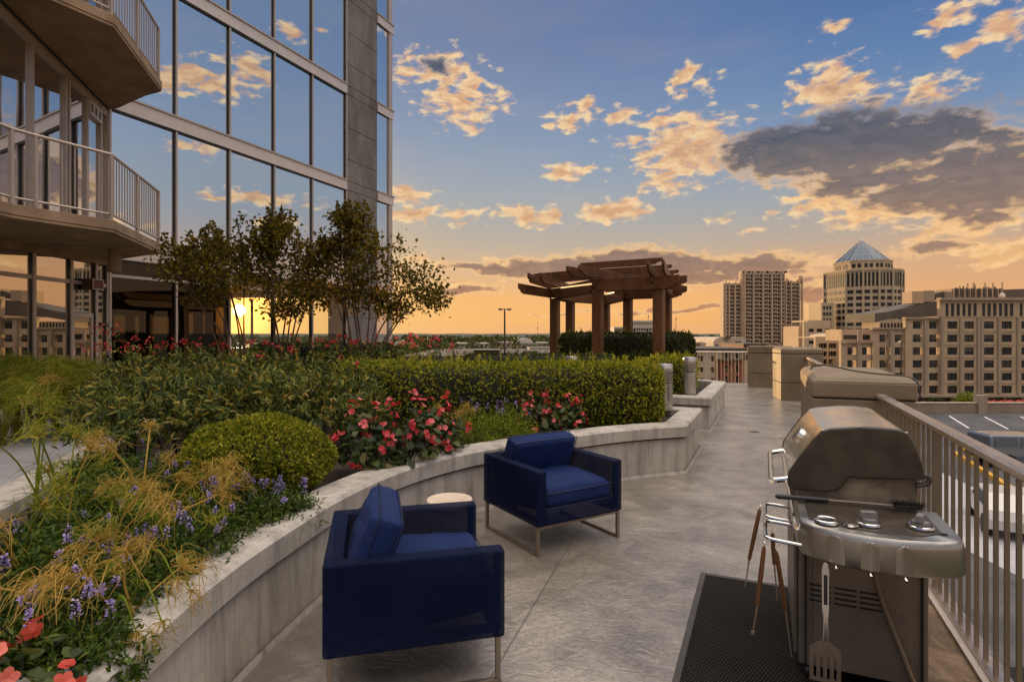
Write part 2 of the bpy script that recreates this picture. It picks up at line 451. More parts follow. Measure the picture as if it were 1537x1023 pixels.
simple('soil', (.035,.024,.015), .95, 0, .5, 9, .8, 30)
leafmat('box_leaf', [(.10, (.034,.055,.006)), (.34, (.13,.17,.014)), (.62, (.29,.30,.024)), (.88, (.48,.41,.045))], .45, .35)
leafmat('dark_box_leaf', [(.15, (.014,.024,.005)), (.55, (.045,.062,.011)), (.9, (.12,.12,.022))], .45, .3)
leafmat('shrub_leaf', [(.12, (.018,.034,.010)), (.4, (.072,.105,.024)), (.65, (.17,.19,.040)), (.80, (.34,.30,.055)), (.93, (.38,.16,.035)), (.98, (.45,.08,.04))], .48, .32, .22)
leafmat('begonia_leaf', [(.1, (.016,.030,.008)), (.5, (.045,.070,.018)), (.8, (.10,.12,.03)), (.95, (.20,.08,.035))], .45, .3, .25)
leafmat('fresh_leaf', [(.1, (.06,.10,.012)), (.5, (.17,.24,.022)), (.8, (.34,.36,.035)), (.95, (.62,.46,.06))], .4, .4)
leafmat('herb_leaf', [(.1, (.022,.045,.009)), (.5, (.065,.115,.018)), (.85, (.15,.19,.03)), (.95, (.28,.24,.05))], .4, .35)
leafmat('tree_leaf', [(.1, (.045,.050,.008)), (.5, (.125,.115,.018)), (.8, (.25,.19,.028)), (.95, (.40,.22,.04))], .5, .5, .12, (1.0,.75,.25))
leafmat('sedge', [(.1, (.07,.11,.012)), (.5, (.22,.26,.025)), (.8, (.45,.40,.05)), (.95, (.62,.46,.09))], .45, .35)
leafmat('dry_sedge', [(.1, (.20,.18,.03)), (.45, (.42,.29,.06)), (.8, (.62,.38,.10)), (.95, (.70,.46,.18))], .5, .3)
leafmat('rose_petal', [(.1, (.48,.030,.045)), (.5, (.80,.10,.12)), (.9, (.92,.27,.26))], .4, .35, .3, (1,.5,.4))
leafmat('coral_petal', [(.1, (.62,.07,.05)), (.6, (.82,.16,.11)), (.95, (.9,.30,.22))], .4, .35, .3, (1,.6,.5))
leafmat('dull_red_petal', [(.1, (.20,.015,.012)), (.6, (.42,.035,.035)), (.95, (.60,.10,.08))], .5, .3, .3, (1,.5,.4))
leafmat('violet_petal', [(.1, (.20,.14,.36)), (.5, (.36,.27,.56)), (.95, (.62,.52,.78))], .5, .3, .3, (.9,.8,1))
simple('bark', (.10,.065,.04), .85, 0, .3, 14, .4, 50)
simple('twig', (.016,.015,.006), .9)
leafmat('far_leaf', [(.1, (.020,.028,.010)), (.5, (.05,.062,.018)), (.85, (.10,.105,.026)), (.95, (.17,.15,.035))], .6, .3)

# distant buildings
def stone(name, a, b, s=.25):
    m, t, out = material(name); p = worldpos(t)
    n = t.noise(stretch(t, p, (1,1,.5)), s, 6, .65); f = t.noise(p, s*9, 3)
    c = t.mix(t.mr(n, .3, .7), a, b); c = t.mix(t.m('MULTIPLY', t.mr(f, .5, .8), .25), c, tuple(x*.6 for x in a))
    pbsdf(t, out, c, .75, 0, None, .3)
stone('office_stone', (.39,.275,.175), (.50,.365,.24))
stone('office_trim', (.30,.225,.155), (.37,.28,.20))
stone('tower_stone', (.42,.32,.21), (.52,.40,.27), .1)
stone('flats_stone', (.44,.31,.21), (.54,.39,.27), .1)
stone('pale_render', (.44,.34,.25), (.52,.41,.31), .3)
stone('grey_roof', (.075,.07,.058), (.13,.108,.09), .3)
stone('red_brick', (.20,.075,.045), (.28,.11,.07), 1.2)
stone('tan_brick', (.28,.21,.15), (.36,.28,.21), .8)
stone('white_wall', (.55,.48,.41), (.62,.55,.47), .3)
simple('window_dark', (.010,.009,.009), .5, 0, .3, .4)
simple('window_warm', (.035,.028,.02), .4, 0, .3, .4)
simple('blind', (.075,.06,.045), .7)
m, t, out = material('asphalt')
p = worldpos(t); n = t.noise(p, .25, 6, .65); f = t.noise(p, 12, 4)
pbsdf(t, out, t.mix(t.mr(t.noise(p, .9, 5, .7), .55, .72, 0, .6), t.mix(t.mr(n, .35, .65), (.040,.038,.040), (.105,.098,.095)), (.03,.028,.028)), .75, 0, t.bump(f, .2, .01))
simple('white_paint', (.70,.67,.62), .7, 0, .12, 2, co='w'); simple('yellow_paint', (.62,.33,.03), .7, 0, .1, 2, co='w')
m, t, out = material('terrain')
p = worldpos(t); n = t.noise(p, .006, 6, .65); f = t.noise(p, .05, 5)
c = t.ramp(t.m('ADD', t.m('MULTIPLY', n, .6), t.m('MULTIPLY', f, .4)), [(.3, (.03,.04,.018)), (.48, (.06,.068,.028)), (.6, (.13,.11,.075)), (.72, (.20,.17,.13))])
pbsdf(t, out, c, .9)
m, t, out = material('ridge')
p = worldpos(t); f = t.noise(p, .02, 5)
pbsdf(t, out, t.mix(f, (.04,.05,.035), (.10,.105,.07)), .95)
# car paint, pale blue-grey
m, t, out = material('car_paint'); pbsdf(t, out, (.11,.14,.18), .28, .5, None, .5, .6)
m, t, out = material('van_paint'); pbsdf(t, out, (.55,.53,.50), .3, .1, None, .5, .5)
simple('tyre', (.02,.02,.02), .8); m, t, out = material('car_glass'); pbsdf(t, out, (.015,.03,.055), .06, 0, None, .9)
m, t, out = material('red_lens'); pbsdf(t, out, (.35,.02,.015), .2)
# a lit exit sign face: dark brown box with red letters
simple('sign_face', (.10,.055,.035), .5); simple('sign_red', (.55,.07,.03), .5)
# ---------------------------------------------------------------- camera
cam_d = bpy.data.cameras.new('camera'); cam = bpy.data.objects.new('camera', cam_d); COL.objects.link(cam)
cam.location = (0, 0, EYE); cam.rotation_euler = (R(90), 0, 0)
cam_d.sensor_width = 36; cam_d.lens = 36*F/1537
cam_d.shift_y = -(1023/2-HY)/1537
cam_d.clip_start = .05; cam_d.clip_end = 20000
SC.camera = cam
SC.view_settings.view_transform = 'Standard'; SC.view_settings.look = 'None'
SC.view_settings.exposure = 0.0; SC.view_settings.gamma = 1
SC.cycles.max_bounces = 10; SC.cycles.transparent_max_bounces = 24
SC.cycles.caustics_reflective = False; SC.cycles.caustics_refractive = False
SC.cycles.sample_clamp_indirect = 6

# ---------------------------------------------------------------- sky: gradient of a clear dusk with the clouds that stand in it
w = bpy.data.worlds.new('World'); SC.world = w; w.use_nodes = True
t = NT(w.node_tree); t.N.clear()
wout = t.new('ShaderNodeOutputWorld')
D = t.new('ShaderNodeTexCoord').outputs['Generated']
dx, dy, dz = t.sep(D)
el = t.m('MULTIPLY', t.m('ARCSINE', dz), 180/PI)
az = t.m('MULTIPLY', t.m('ARCTAN2', dx, dy), 180/PI)
sky = t.new('ShaderNodeTexSky', sky_type='NISHITA'); sky.sun_disc = False
sky.sun_elevation = SUN_EL; sky.sun_rotation = SUN_AZ; sky.altitude = 200; sky.dust_density = 2.0; sky.ozone_density = 1.5
def C(*c): return lin(c)
grad = t.ramp(t.mr(el, -2, 88), [((e+2)/90, C(*c)) for e, c in (
    (-2,(196,140,104)), (0,(238,172,114)), (1.5,(250,180,102)), (3.6,(246,180,108)), (6.0,(219,176,136)), (8.4,(188,170,153)), (11,(162,165,168)),
    (14,(144,160,177)), (17,(124,149,181)), (20,(107,139,179)), (23,(92,128,175)), (27,(76,114,167)), (33,(72,108,158)), (50,(88,124,172)), (88,(118,150,192)))])
sv = (math.sin(SUN_AZ)*math.cos(SUN_EL), math.cos(SUN_AZ)*math.cos(SUN_EL), math.sin(SUN_EL))
cs = t.vm('DOT_PRODUCT', D, sv)
ang = t.m('MULTIPLY', t.m('ARCCOSINE', t.m('MINIMUM', cs, .999999)), 180/PI)
# brighter and paler towards the sun, deeper away from it
wide = t.mr(ang, 12, 75, 1, 0, True)
col = t.mix(t.m('MULTIPLY', wide, .30), grad, t.mix(.5, grad, C(255,226,176)))
col = t.mix(t.m('MULTIPLY', t.mr(az, 15, 45, 0, .16, True), t.mr(az, 46, 58, 1, 0, True)), col, t.mix(1, col, (.72,.80,.95), 'MULTIPLY'))
col = t.mix(t.mr(az, 52, 66, 0, .38, True), col, C(160,178,196))
col = t.mix(t.m('MULTIPLY', t.mr(ang, 3, 24, 1, 0, True), .50), col, C(255,205,120))

low = t.mr(el, 1, 11, 1, 0, True)
col = t.mix(t.m('MULTIPLY', low, t.mr(az, 8, 42, 0, .75, True)), col, C(216,166,128))
col = t.mix(t.m('MULTIPLY', t.mr(el, 0, 9, .55, 0, True), t.mr(az, -30, 6, 1, 0, True)), col, C(255,206,122))

# clouds: soft masses placed by azimuth / elevation, broken up by noise
def ae(px, py):
    x = (px-CX)/F; y = (HY-py)/F
    return math.degrees(math.atan2(x, 1)), math.degrees(math.atan2(y, math.hypot(x, 1)))
pos = t.comb(az, el)
wv = t.new('ShaderNodeTexNoise'); t.put(wv.inputs[0], pos); wv.inputs['Scale'].default_value = .22; wv.inputs['Detail'].default_value = 4
warp = t.vm('MULTIPLY', t.vm('SUBTRACT', wv.outputs['Color'], (.5,.5,.5)), (5.0, 2.4, 0))
posw = t.vm('ADD', pos, warp)
def blobs(lst):
    acc = None
    for px, py, rx, ry, *k in lst:
        a, e = ae(px, py)
        ca = math.cos(R(a))
        sx = math.degrees(rx/F)*ca*ca; sy = math.degrees(ry/F)*ca
        q = t.vm('LENGTH', t.vm('MULTIPLY', t.vm('SUBTRACT', posw, (a, e, 0)), (1/sx, 1/sy, 0)))
        b = t.m('SUBTRACT', k[0] if k else 1.0, q)
        acc = b if acc is None else t.m('MAXIMUM', acc, b)
    return acc
def mirrored(px, py):                                   # direction that shows at (px, py) in the glass facade
    a, e = ae(px, py); return 2*23.87-a, e
gold_l = [(650,104,75,30),(705,130,40,14),(690,150,75,34),(610,112,40,24,.8),(700,180,60,22,.85),(760,165,60,20,.55),(850,182,70,22,.7),(880,155,40,16,.8),(830,185,30,18,.8),(935,172,55,20,.75),
          (850,258,55,18),(1008,182,75,18,.9),(950,208,60,16,.8),(1030,118,48,30,.85),(1250,135,75,52,1.05),(1385,140,80,26,1.0),(1310,155,60,20,.8),(1040,225,110,58,1.05),(1015,262,80,40,.9),
          (615,288,45,18),(625,318,70,20,.9),(700,322,60,18,.85),(800,322,110,22,.95),(920,316,70,20,1.0),(960,320,50,14,.8),(770,305,40,12,.6),(1080,325,60,14,.6),(1130,345,60,12,.6),
          (1240,45,36,14,.9),(1420,20,60,22,.9),(1505,30,60,36,1.0),(1450,65,44,16,.9),(1250,300,120,30,.9),(1330,318,130,34,1.0),(1440,345,120,30,1.0),(1500,375,90,30,.95),(1390,300,120,30,.8),
          (640,395,60,14,.8),(760,400,90,18,.95),(690,430,90,9,.8),(1180,395,90,18,.7),(1230,230,60,16,.5)]
dark_l = [(1180,232,120,44,1.0),(1290,218,150,52,1.12),(1400,205,120,40,1.0),(1480,200,70,24,.8),(1340,180,90,16,.6),(1500,262,150,62,1.12),(1400,290,140,36,1.0),(1300,270,120,34,.9),(1480,320,130,30,.7),
          (700,402,60,12,.8),(760,405,80,16,.9),(830,402,120,20,1.0),(930,395,110,24,1.05),(1010,400,110,24,1.0),(1120,400,110,22,1.05),(1060,418,140,16,.8),(690,437,80,8,.9),(1010,465,150,7,.75),(960,500,0.1,.1),
          (650,98,34,14,.75),(1000,440,90,7,.6),(1400,370,110,14,.8),(1220,440,80,40,.75),(840,470,120,5,.5)]
for (px, py, rx, ry, k) in ((300,120,80,26,1.05),(372,105,50,26,.95),(240,118,60,22,.9),(390,300,80,16,1.05),(330,296,50,12,.9),(300,225,90,14,.8),(440,50,30,14,.9),(480,45,20,10,.7),(410,332,60,12,.8),(620,60,80,30,.9),(120,330,120,30,.9)):
    a, e = mirrored(px, py); gold_l.append((a, e, rx, ry, k, 'ae'))
_ae = ae
def blobs2(lst):
    acc = None
    for b_ in lst:
        px, py, rx, ry = b_[:4]; k = b_[4] if len(b_) > 4 else 1.0
        if len(b_) > 5: a, e = px, py; ca = .9
        else: a, e = _ae(px, py); ca = math.cos(R(a))
        sx = max(.05, math.degrees(rx/F)*ca*ca); sy = max(.05, math.degrees(ry/F)*ca)
        q = t.vm('LENGTH', t.vm('MULTIPLY', t.vm('SUBTRACT', posw, (a, e, 0)), (1/sx, 1/sy, 0)))
        b = t.m('SUBTRACT', k, q)
        acc = b if acc is None else t.m('MAXIMUM', acc, b)
    return t.m('MAXIMUM', acc, -1.0)
BL = blobs2(gold_l); BD = blobs2(dark_l)
def puffs(off):
    v = t.vm('ADD', pos, off)
    v = t.vm('MULTIPLY', v, (1.0, 2.1, 0))
    a = t.noise(v, .60, 9, .53, .2); b = t.noise(v, .13, 3, .5)
    return t.m('ADD', t.m('MULTIPLY', a, .75), t.m('MULTIPLY', b, .25))
n0 = puffs((0, 0, 0)); n1 = puffs((-.55, -.45, 0))
lit = t.mr(t.m('SUBTRACT', n0, n1), -.06, .10)          # sides turned to the low sun
dens = t.m('ADD', t.m('MULTIPLY', BL, .80), t.m('MULTIPLY', t.m('SUBTRACT', n0, .55), 3.0))
aL = t.mr(dens, -.10, .42, 0, 1, True)
thick = t.mr(dens, .25, .95)
highc = t.mix(thick, C(255,222,170), C(226,178,134))
gold = t.mix(lit, t.mix(thick, C(232,178,128), C(176,140,118)), highc)
lowf = t.mr(el, 3, 12, 1, 0)
gold = t.mix(t.m('MULTIPLY', lowf, .5), gold, C(255,196,120))
col2 = t.mix(t.m('MULTIPLY', aL, .93), col, gold)
densD = t.m('ADD', t.m('MULTIPLY', BD, 1.0), t.m('MULTIPLY', t.m('SUBTRACT', n0, .47), 1.9))
aD = t.mr(densD, -.12, .40, 0, 1, True)
deep = t.mr(densD, .10, .55, 0, 1, True)
greyc = t.ramp(t.mr(el, 2, 26), [(0, C(196,140,104)), (.20, C(158,128,112)), (.40, C(140,120,112)), (.52, C(116,108,110)), (.64, C(92,96,108)), (1, C(74,88,114))])
greyc = t.mix(t.m('MULTIPLY', t.m('SUBTRACT', 1.0, lit), .35), greyc, t.mix(1, greyc, (.62,.62,.68), 'MULTIPLY'))
edge = t.mix(t.mr(el, 13, 18.5), C(255,204,142), C(124,128,142))
darkc = t.mix(deep, edge, greyc)
col3 = t.mix(t.m('MULTIPLY', aD, .95), col2, darkc)
# thin veils and faint crepuscular variation
veil = t.mr(t.noise(t.vm('MULTIPLY', pos, (.5, 2.2, 0)), .10, 5, .6), .5, .8)
col3 = t.mix(t.m('MULTIPLY', t.m('MULTIPLY', veil, t.mr(el, 4, 30, .14, .06)), 1.0), col3, C(250,200,150))
# the sun and its aureole
glow2 = t.m('POWER', t.m('MAXIMUM', t.m('SUBTRACT', 1.0, t.m('DIVIDE', ang, 3.4)), 0.0), 2.0)
glow = t.m('POWER', t.m('MAXIMUM', t.m('SUBTRACT', 1.0, t.m('DIVIDE', ang, 9.0)), 0.0), 3.0)
col4 = t.mix(1, col3, t.mix(glow, (0,0,0), (3.2,1.25,.20)), 'ADD')
col4 = t.mix(1, col4, t.mix(glow2, (0,0,0), (3.0,1.0,.10)), 'ADD')
disc = t.mr(ang, .28, .62, 1, 0, True)
col5 = t.mix(disc, col4, (26, 19, 8))
# the clear-air model adds a faint share to the unseen sky high up
back = t.m('MULTIPLY', t.mr(el, 34, 60, 0, .25, True), 1.0)
nis = t.vm('SCALE', sky.outputs[0], scale=.10)
final = t.mix(1, col5, t.mix(back, (0,0,0), nis), 'ADD')
# added fill light from overhead, out of view, that brightens the shade
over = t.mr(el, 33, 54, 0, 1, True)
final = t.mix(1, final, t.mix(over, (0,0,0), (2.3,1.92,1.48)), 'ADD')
fill_behind = t.m('MULTIPLY', t.mr(ang, 95, 140, 0, 1, True), t.mr(el, 0, 40, 1, .4))  # added fill light from the unseen sky behind the camera
final = t.mix(1, final, t.mix(fill_behind, (0,0,0), (.36,.27,.20)), 'ADD')
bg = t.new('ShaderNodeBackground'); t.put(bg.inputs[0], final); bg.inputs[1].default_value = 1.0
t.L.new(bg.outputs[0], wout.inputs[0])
w.cycles.sampling_method = 'MANUAL'; w.cycles.sample_map_resolution = 1024

sun_d = bpy.data.lights.new('sun', 'SUN'); sun = bpy.data.objects.new('sun', sun_d); COL.objects.link(sun)
sun_d.energy = 5.0; sun_d.angle = R(.6); sun_d.color = (1.0, .64, .30)
sun.rotation_euler = Vector(sv).to_track_quat('Z', 'Y').to_euler(); sun.location = (-30, 40, 20)
# ---------------------------------------------------------------- terrace floor and what it stands on
def railX(Y): return 1.034+.4426*Y
def on_rail(Y, z=0.0, off=0.0): return np.array([railX(Y), Y, z])+V*off
fl = [(railX(-6)+.12, -6), (railX(18.4)+.12, 18.4), (5.0, 19.6), (-12, 24), (-26, 24), (-26, -6)]
tag(MB().prism(fl, -.42, 0.0).build('floor', 'deck'), kind='structure')
pod = inset(fl, .35)
tag(MB().prism(pod, -17.0, -.43).build('podium_wall', 'tan_brick'), 'tan masonry podium under the roof terrace', None, None, 'structure')

# ground of the town, one sheet to the horizon, and the low wooded ridge on the skyline
g = MB(); rr = [0, 60, 200, 600, 1600, 4000, 9000]; na = 48
vs = [[0, 0, -17]]
for r_ in rr[1:]:
    for i in range(na): vs.append([r_*math.sin(2*PI*i/na), r_*math.cos(2*PI*i/na), -17.0])
i = np.arange(na); j = (i+1) % na
fs = [np.stack([np.zeros(na, int), j+1, i+1], 1)]
for k in range(len(rr)-2): fs.append(np.stack([i+1+k*na, j+1+k*na, j+1+(k+1)*na, i+1+(k+1)*na], 1))
tag(g.add(np.array(vs), fs).build('ground', 'terrain'), kind='structure')
h = MB(); n = 160; aa = np.linspace(R(-75), R(80), n)
for q, (d0, top) in enumerate(((2600, 2.0), (4200, 9.0))):
    hh = top+np.convolve(RNG.normal(size=n+8), np.ones(9)/9, 'valid')*6+RNG.normal(size=n)*1.0
    rings = []
    for dd, f in ((0, -18), (120, .55), (260, 1.0), (700, .8), (1400, -18)):
        z_ = np.full(n, -18.0) if f < 0 else -17+(hh+17)*f
        rings.append(np.c_[(d0+dd)*np.sin(aa), (d0+dd)*np.cos(aa), z_])
    h.loft(rings, 0, True, False, False)
tag(h.build('hills', 'ridge'), kind='structure')

# ---------------------------------------------------------------- planters
Z_CAP = .565
arcA = spline([(-.95,-.9),(-1.12,.4),(-1.2,1.2),(-1.245,1.9),(-1.25,2.5),(-1.19,3.05),(-1.06,3.75),(-.80,4.45),(-.34,5.08),(.30,5.62),(.95,6.08),(1.45,6.34),(2.01,6.54)], 8)
endA = np.array([(2.69, 8.04)])
def planter(name, outline, label, front):
    """outline: ccw plan; wall + soil + a cap that follows the first `front` points"""
    o = thing(name, label, 'planter', (float(outline[0][0]), float(outline[0][1]), 0))
    core = inset(outline, .035)
    b = MB(); inn = inset(outline, .30)
    n_ = len(outline); ii = np.arange(n_); jj = (ii+1) % n_
    v = np.vstack([np.c_[core, np.full(n_, 0.0)], np.c_[core, np.full(n_, .405)]])
    b.add(v, [np.stack([ii, jj, jj+n_, ii+n_], 1)])
    f_ = inset(outline, .008); f2 = inset(outline, .03)
    b.prism(f_, 0.0, .035, cap=False, top=inset(outline, .018))
    b.build('wall', 'concrete', o, True)
    s = MB(); q = inset(outline, .042)
    v = np.vstack([np.c_[q, np.full(n_, .395)], np.c_[q, np.full(n_, .432)]])
    s.add(v, [np.stack([ii, jj, jj+n_, ii+n_], 1)]); s.build('shadow_joint', 'joint_dark', o, True)
    c = MB(); ch = .022
    lv = [(outline, .428), (outline, Z_CAP-ch), (inset(outline, ch), Z_CAP), (inset(outline, .26), Z_CAP), (inset(outline, .275), Z_CAP-.015), (inset(outline, .275), .40)]
    v = np.vstack([np.c_[p_, np.full(n_, z_)] for p_, z_ in lv])
    fs_ = [np.stack([ii+k*n_, jj+k*n_, jj+(k+1)*n_, ii+(k+1)*n_], 1) for k in range(5)]
    c.add(v, fs_); c.build('coping', 'concrete', o, True)
    e = MB(); p_, tri = fill(inset(outline, .255)); e.add(np.c_[p_, np.full(len(p_), .47)], [tri]); e.build('soil', 'soil', o, True)
    return o
outA = np.vstack([arcA, endA, [(-1.6, 9.95), (-1.9, 11.2), (-5.4, 11.2), (-5.0, 8.2), (-3.9, 5.0), (-3.0, 2.4), (-2.6, -.9)]])
planter('curved_planter', outA, 'long curved concrete planter wall sweeping behind the blue armchairs', len(arcA)+1)
outB = np.array([(3.27, 9.36), (4.76, 12.65), (4.35, 13.35), (4.75, 15.6), (4.4, 17.2), (2.6, 20.2), (-1.5, 18.5), (-1.6, 11.52)])
planter('straight_planter', outB, 'straight concrete planter beyond the rounded hedge, carrying a steel bollard light', 2)
# the paler path between planter and building
pth = spline([(-2.9,-2),(-3.4,1.5),(-4.2,4.6),(-5.3,7.6),(-5.8,10.4)], 6); pth2 = offset(pth, 2.3)
pp = np.vstack([pth, pth2[::-1]]); pp = pp if np.sum(pp[:,0]*np.roll(pp[:,1],-1)-np.roll(pp[:,0],-1)*pp[:,1]) > 0 else pp[::-1]
simple('path_concrete', (.40,.39,.40), .6, 0, .12, 1.5, .15, 30, .4, 'w')
pv_, tri = fill(pp); tag(MB().add(np.c_[pv_, np.full(len(pv_), .004)], [tri]).build('path', 'path_concrete'), kind='structure')

# ---------------------------------------------------------------- stone piers along the edge
def pier(name, label, c0, wd, dp, ztop, rot_u, cap, seams, chf=.05):
    """c0: near left foot; wd along v, dp along u"""
    o = thing(name, label, 'pier', tuple(c0), 0)
    u_, v_ = rot_u
    q = lambda a, b: (c0+v_*a+u_*b)[:2]
    def ring(d): return np.array([q(d, d), q(wd-d, d), q(wd-d, dp-d), q(d, dp-d)])
    b = MB(); zs = [0.0]+seams+[ztop-cap]
    for a, z_ in zip(zs[:-1], zs[1:]):
        b.prism(ring(.0), a+(.008 if a else 0), z_-.008)
    b.build('base', 'brown_stone', o, True, bevel=.006)
    g_ = MB().prism(ring(.015), .05, ztop-cap+.02); g_.build('shadow_joint', 'joint_dark', o, True)
    t_ = MB().prism(ring(-.006), ztop-cap+.008, ztop-chf).prism(ring(-.006), ztop-chf, ztop, top=ring(chf-.006), cap=True)
    t_.build('coping', 'brown_stone', o, True, bevel=.012)
    return o
pier('stone_pier', 'largest brown stone pier, low and chamfered, right behind the grill', np.array([2.80, 5.30, 0]), .81, 1.84, 1.215, (U, V), .20, [])
pier('stone_pier', 'middle brown stone pier beside the path, between the big pier and the round bay', np.array([6.56, 13.88, 0]), .95, .9, 1.285, (np.array([.22,.975,0]), np.array([.975,-.22,0])), .15, [.43])
# the third one is curved on plan and closes the round bay
o = thing('stone_pier', 'farthest brown stone pier, sunlit edge, at the end of the far railing', 'pier', (7.3, 17.5, 0))
cc = np.array([4.9, 13.6]); th = np.linspace(R(59), R(46), 9)
outer = [cc+5.25*np.array([math.cos(a), math.sin(a)]) for a in th]; inner = [cc+4.55*np.array([math.cos(a), math.sin(a)]) for a in th]
ring = np.array(inner+outer[::-1])
if np.sum(ring[:,0]*np.roll(ring[:,1],-1)-np.roll(ring[:,0],-1)*ring[:,1]) < 0: ring = ring[::-1]
b = MB().prism(ring, 0, .42).prism(ring, .435, 1.03); b.build('base', 'brown_stone', o, True, bevel=.006)
MB().prism(inset(ring, .015), .05, 1.05).build('shadow_joint', 'joint_dark', o, True)
MB().prism(inset(ring, -.005), 1.045, 1.25).build('coping', 'brown_stone', o, True, bevel=.02)

# black cable lying over the big pier
pts = [P(1236,553,6.3), P(1243,549.5,6.15), P(1262,547.5,6.0), P(1290,552,5.75), P(1318,555,5.55), P(1337,559,5.3), P(1345,568,5.0)]
pts = [np.array([2.80,5.30,0])+V*a+U*b_+Z*z_ for a, b_, z_ in ((.05,1.02,1.225),(.08,1.0,1.255),(.16,.93,1.275),(.28,.80,1.262),(.42,.66,1.235),(.55,.50,1.226),(.66,.32,1.226),(.76,.16,1.224),(.815,.05,1.19),(.835,.0,1.05))]
tag(MB().tube(spline(pts, 5), .008, 8).build('cable', 'black_plastic'), 'black cable looped across the top of the large stone pier', 'cable')

# ---------------------------------------------------------------- railings
def railing(name, label, a, b, step, post_every, top_w, bal, skip_ends=.05):
    """a, b plan ends; flat-capped metal rail with balusters"""
    a = np.array([*a, 0.0]); b = np.array([*b, 0.0]); L = np.linalg.norm(b-a); d = (b-a)/L; x = np.cross(d, Z)
    o = thing(name, label, 'railing', tuple(a))
    prof = [(-top_w/2, 0), (-top_w/2+.004, .020), (-top_w/4, .031), (top_w/4, .031), (top_w/2-.004, .020), (top_w/2, 0), (top_w/2-.012, -.012), (-top_w/2+.012, -.012)]
    t_ = MB(); t_.loft([np.array([a+d*s+x*p_+Z*(1.045+q_) for p_, q_ in prof]) for s in (0, L)], 0, False)
    t_.build('top_rail', 'rail_metal', o, True)
    MB().beam(a+Z*.085, b+Z*.085, .065, .012).build('bottom_rail', 'rail_metal', o, True)
    n_ = int(L/step)
    if n_ <= 100:
        me = None
        for k in range(1, n_):
            p_ = a+d*(k*step)
            if me is None:
                q = MB().beam(Z*.091, Z*1.033, bal[0], bal[1], up=d).build('baluster', 'bar_metal', o); me = q.data
            else:
                q = bpy.data.objects.new('baluster', me); COL.objects.link(q); q.parent = o
            q.location = p_-a
    s = 1.78
    while s < L:
        p_ = a+d*s
        MB().beam(p_+Z*.0, p_+Z*1.033, .030, .028, up=d).build('post', 'bar_metal', o, True); s += 3.2
    return o
railing('metal_railing', 'near metal railing with wide brushed top rail, beside the grill', on_rail(5.06)[:2], on_rail(-.6)[:2], .1255, 1.9, .088, (.017, .016))
railing('metal_railing', 'short stretch of metal railing between the large pier and the middle pier', on_rail(13.75)[:2], on_rail(6.55)[:2], .1255, 1.9, .088, (.017, .016))
railing('metal_railing', 'thin dark metal railing across the far end of the terrace', (4.75, 18.35), (7.42, 17.75), .105, 1.4, .05, (.014, .014))
# stained kerb under the near railing
k = MB(); k.prism(np.array([on_rail(-.8, 0, -.30)[:2], on_rail(-.8, 0, .06)[:2], on_rail(5.0, 0, .06)[:2], on_rail(5.0, 0, -.30)[:2]]), .0, .055)
tag(k.build('kerb', 'stained_kerb', bevel=.01), 'rust stained low kerb running under the near railing', 'kerb', None, 'structure')
k = MB().beam(on_rail(-.8, .07, -.015), on_rail(5.0, .07, -.015), .10, .012)
tag(k.build('kerb_plate', 'aluminium_light'), kind='structure')

# floor drain
o = thing('floor_drain', 'small round dark floor drain in the walkway', 'drain', (*G(1133, 648)[:2], 0))
MB().lathe([(.0,.002),(.075,.002),(.085,.006),(.10,.004),(.105,0)], n=28).build('rim', 'stained_kerb', o)
MB().lathe([(.0,.005),(.06,.005),(.065,.003)], n=20).build('grate', 'soot', o)

# ---------------------------------------------------------------- bollard lights
def make_bollard():
    o = thing('bollard_light', 'x', 'bollard light', (0,0,0), 0, 'brushed steel bollard lights in the planters')
    MB().lathe([(.0,0),(.108,0),(.108,.375),(.10,.38),(.0,.38)], n=32).build('post', 'bollard_metal', o)
    MB().lathe([(.0,.37),(.07,.37),(.07,.53),(.0,.53)], n=20).build('lens', 'cream', o)
    for k in range(4):
        z_ = .395+.033*k
        MB().lathe([(.066,z_),(.112,z_),(.112,z_+.012),(.066,z_+.012),(.066,z_)], n=32).build('louvre', 'bollard_metal', o)
    MB().lathe([(.0,.52),(.108,.52),(.11,.525),(.11,.63),(.104,.64),(.0,.64)], n=32).build('cap', 'bollard_metal', o)
    return o
b0 = make_bollard(); b0.location = (2.12, 7.9, .555); b0['label'] = 'steel bollard light half hidden by the rounded end of the big hedge'
b1 = copy_tree(b0); b1.location = (3.12, 10.0, .566); b1['label'] = 'steel bollard light standing in full view on the straight planter'
b2 = copy_tree(b0); b2.location = (1.09, 10.42, .566); b2['label'] = 'bollard light with only its cap showing above the big hedge, before the pergola'
# ---------------------------------------------------------------- the glass tower
K = np.array([-8.85, 12.42, 0.0])
def fp(s, d=0.0, z=0.0): return K+U*s+V*d+Z*z           # s along the facade, d out from it
tower = thing('glass_tower', 'glass fronted tower with concrete balconies and a dark concrete pier', 'building', tuple(K))
SM = [0.04, 1.575, 3.095, 4.615, 6.146, 7.743]
S_P0, S_P1, S_G1, S_E = 7.80, 9.44, 10.16, 10.32
ST, ZB = 3.29, 3.24                                     # storey height, underside of the first band
NLEV = 5
def quad(o, name, m, a, b, z0, z1, th=.03, nrm=V):
    mb = MB(); a = np.array(a); b = np.array(b)
    p = [a-nrm*th, b-nrm*th, b, a]
    q = np.array([x[:2] for x in p])
    if np.sum(q[:,0]*np.roll(q[:,1],-1)-np.roll(q[:,0],-1)*q[:,1]) < 0: q = q[::-1]
    mb.prism(q, z0, z1)
    return mb.build(name, m, o, True)
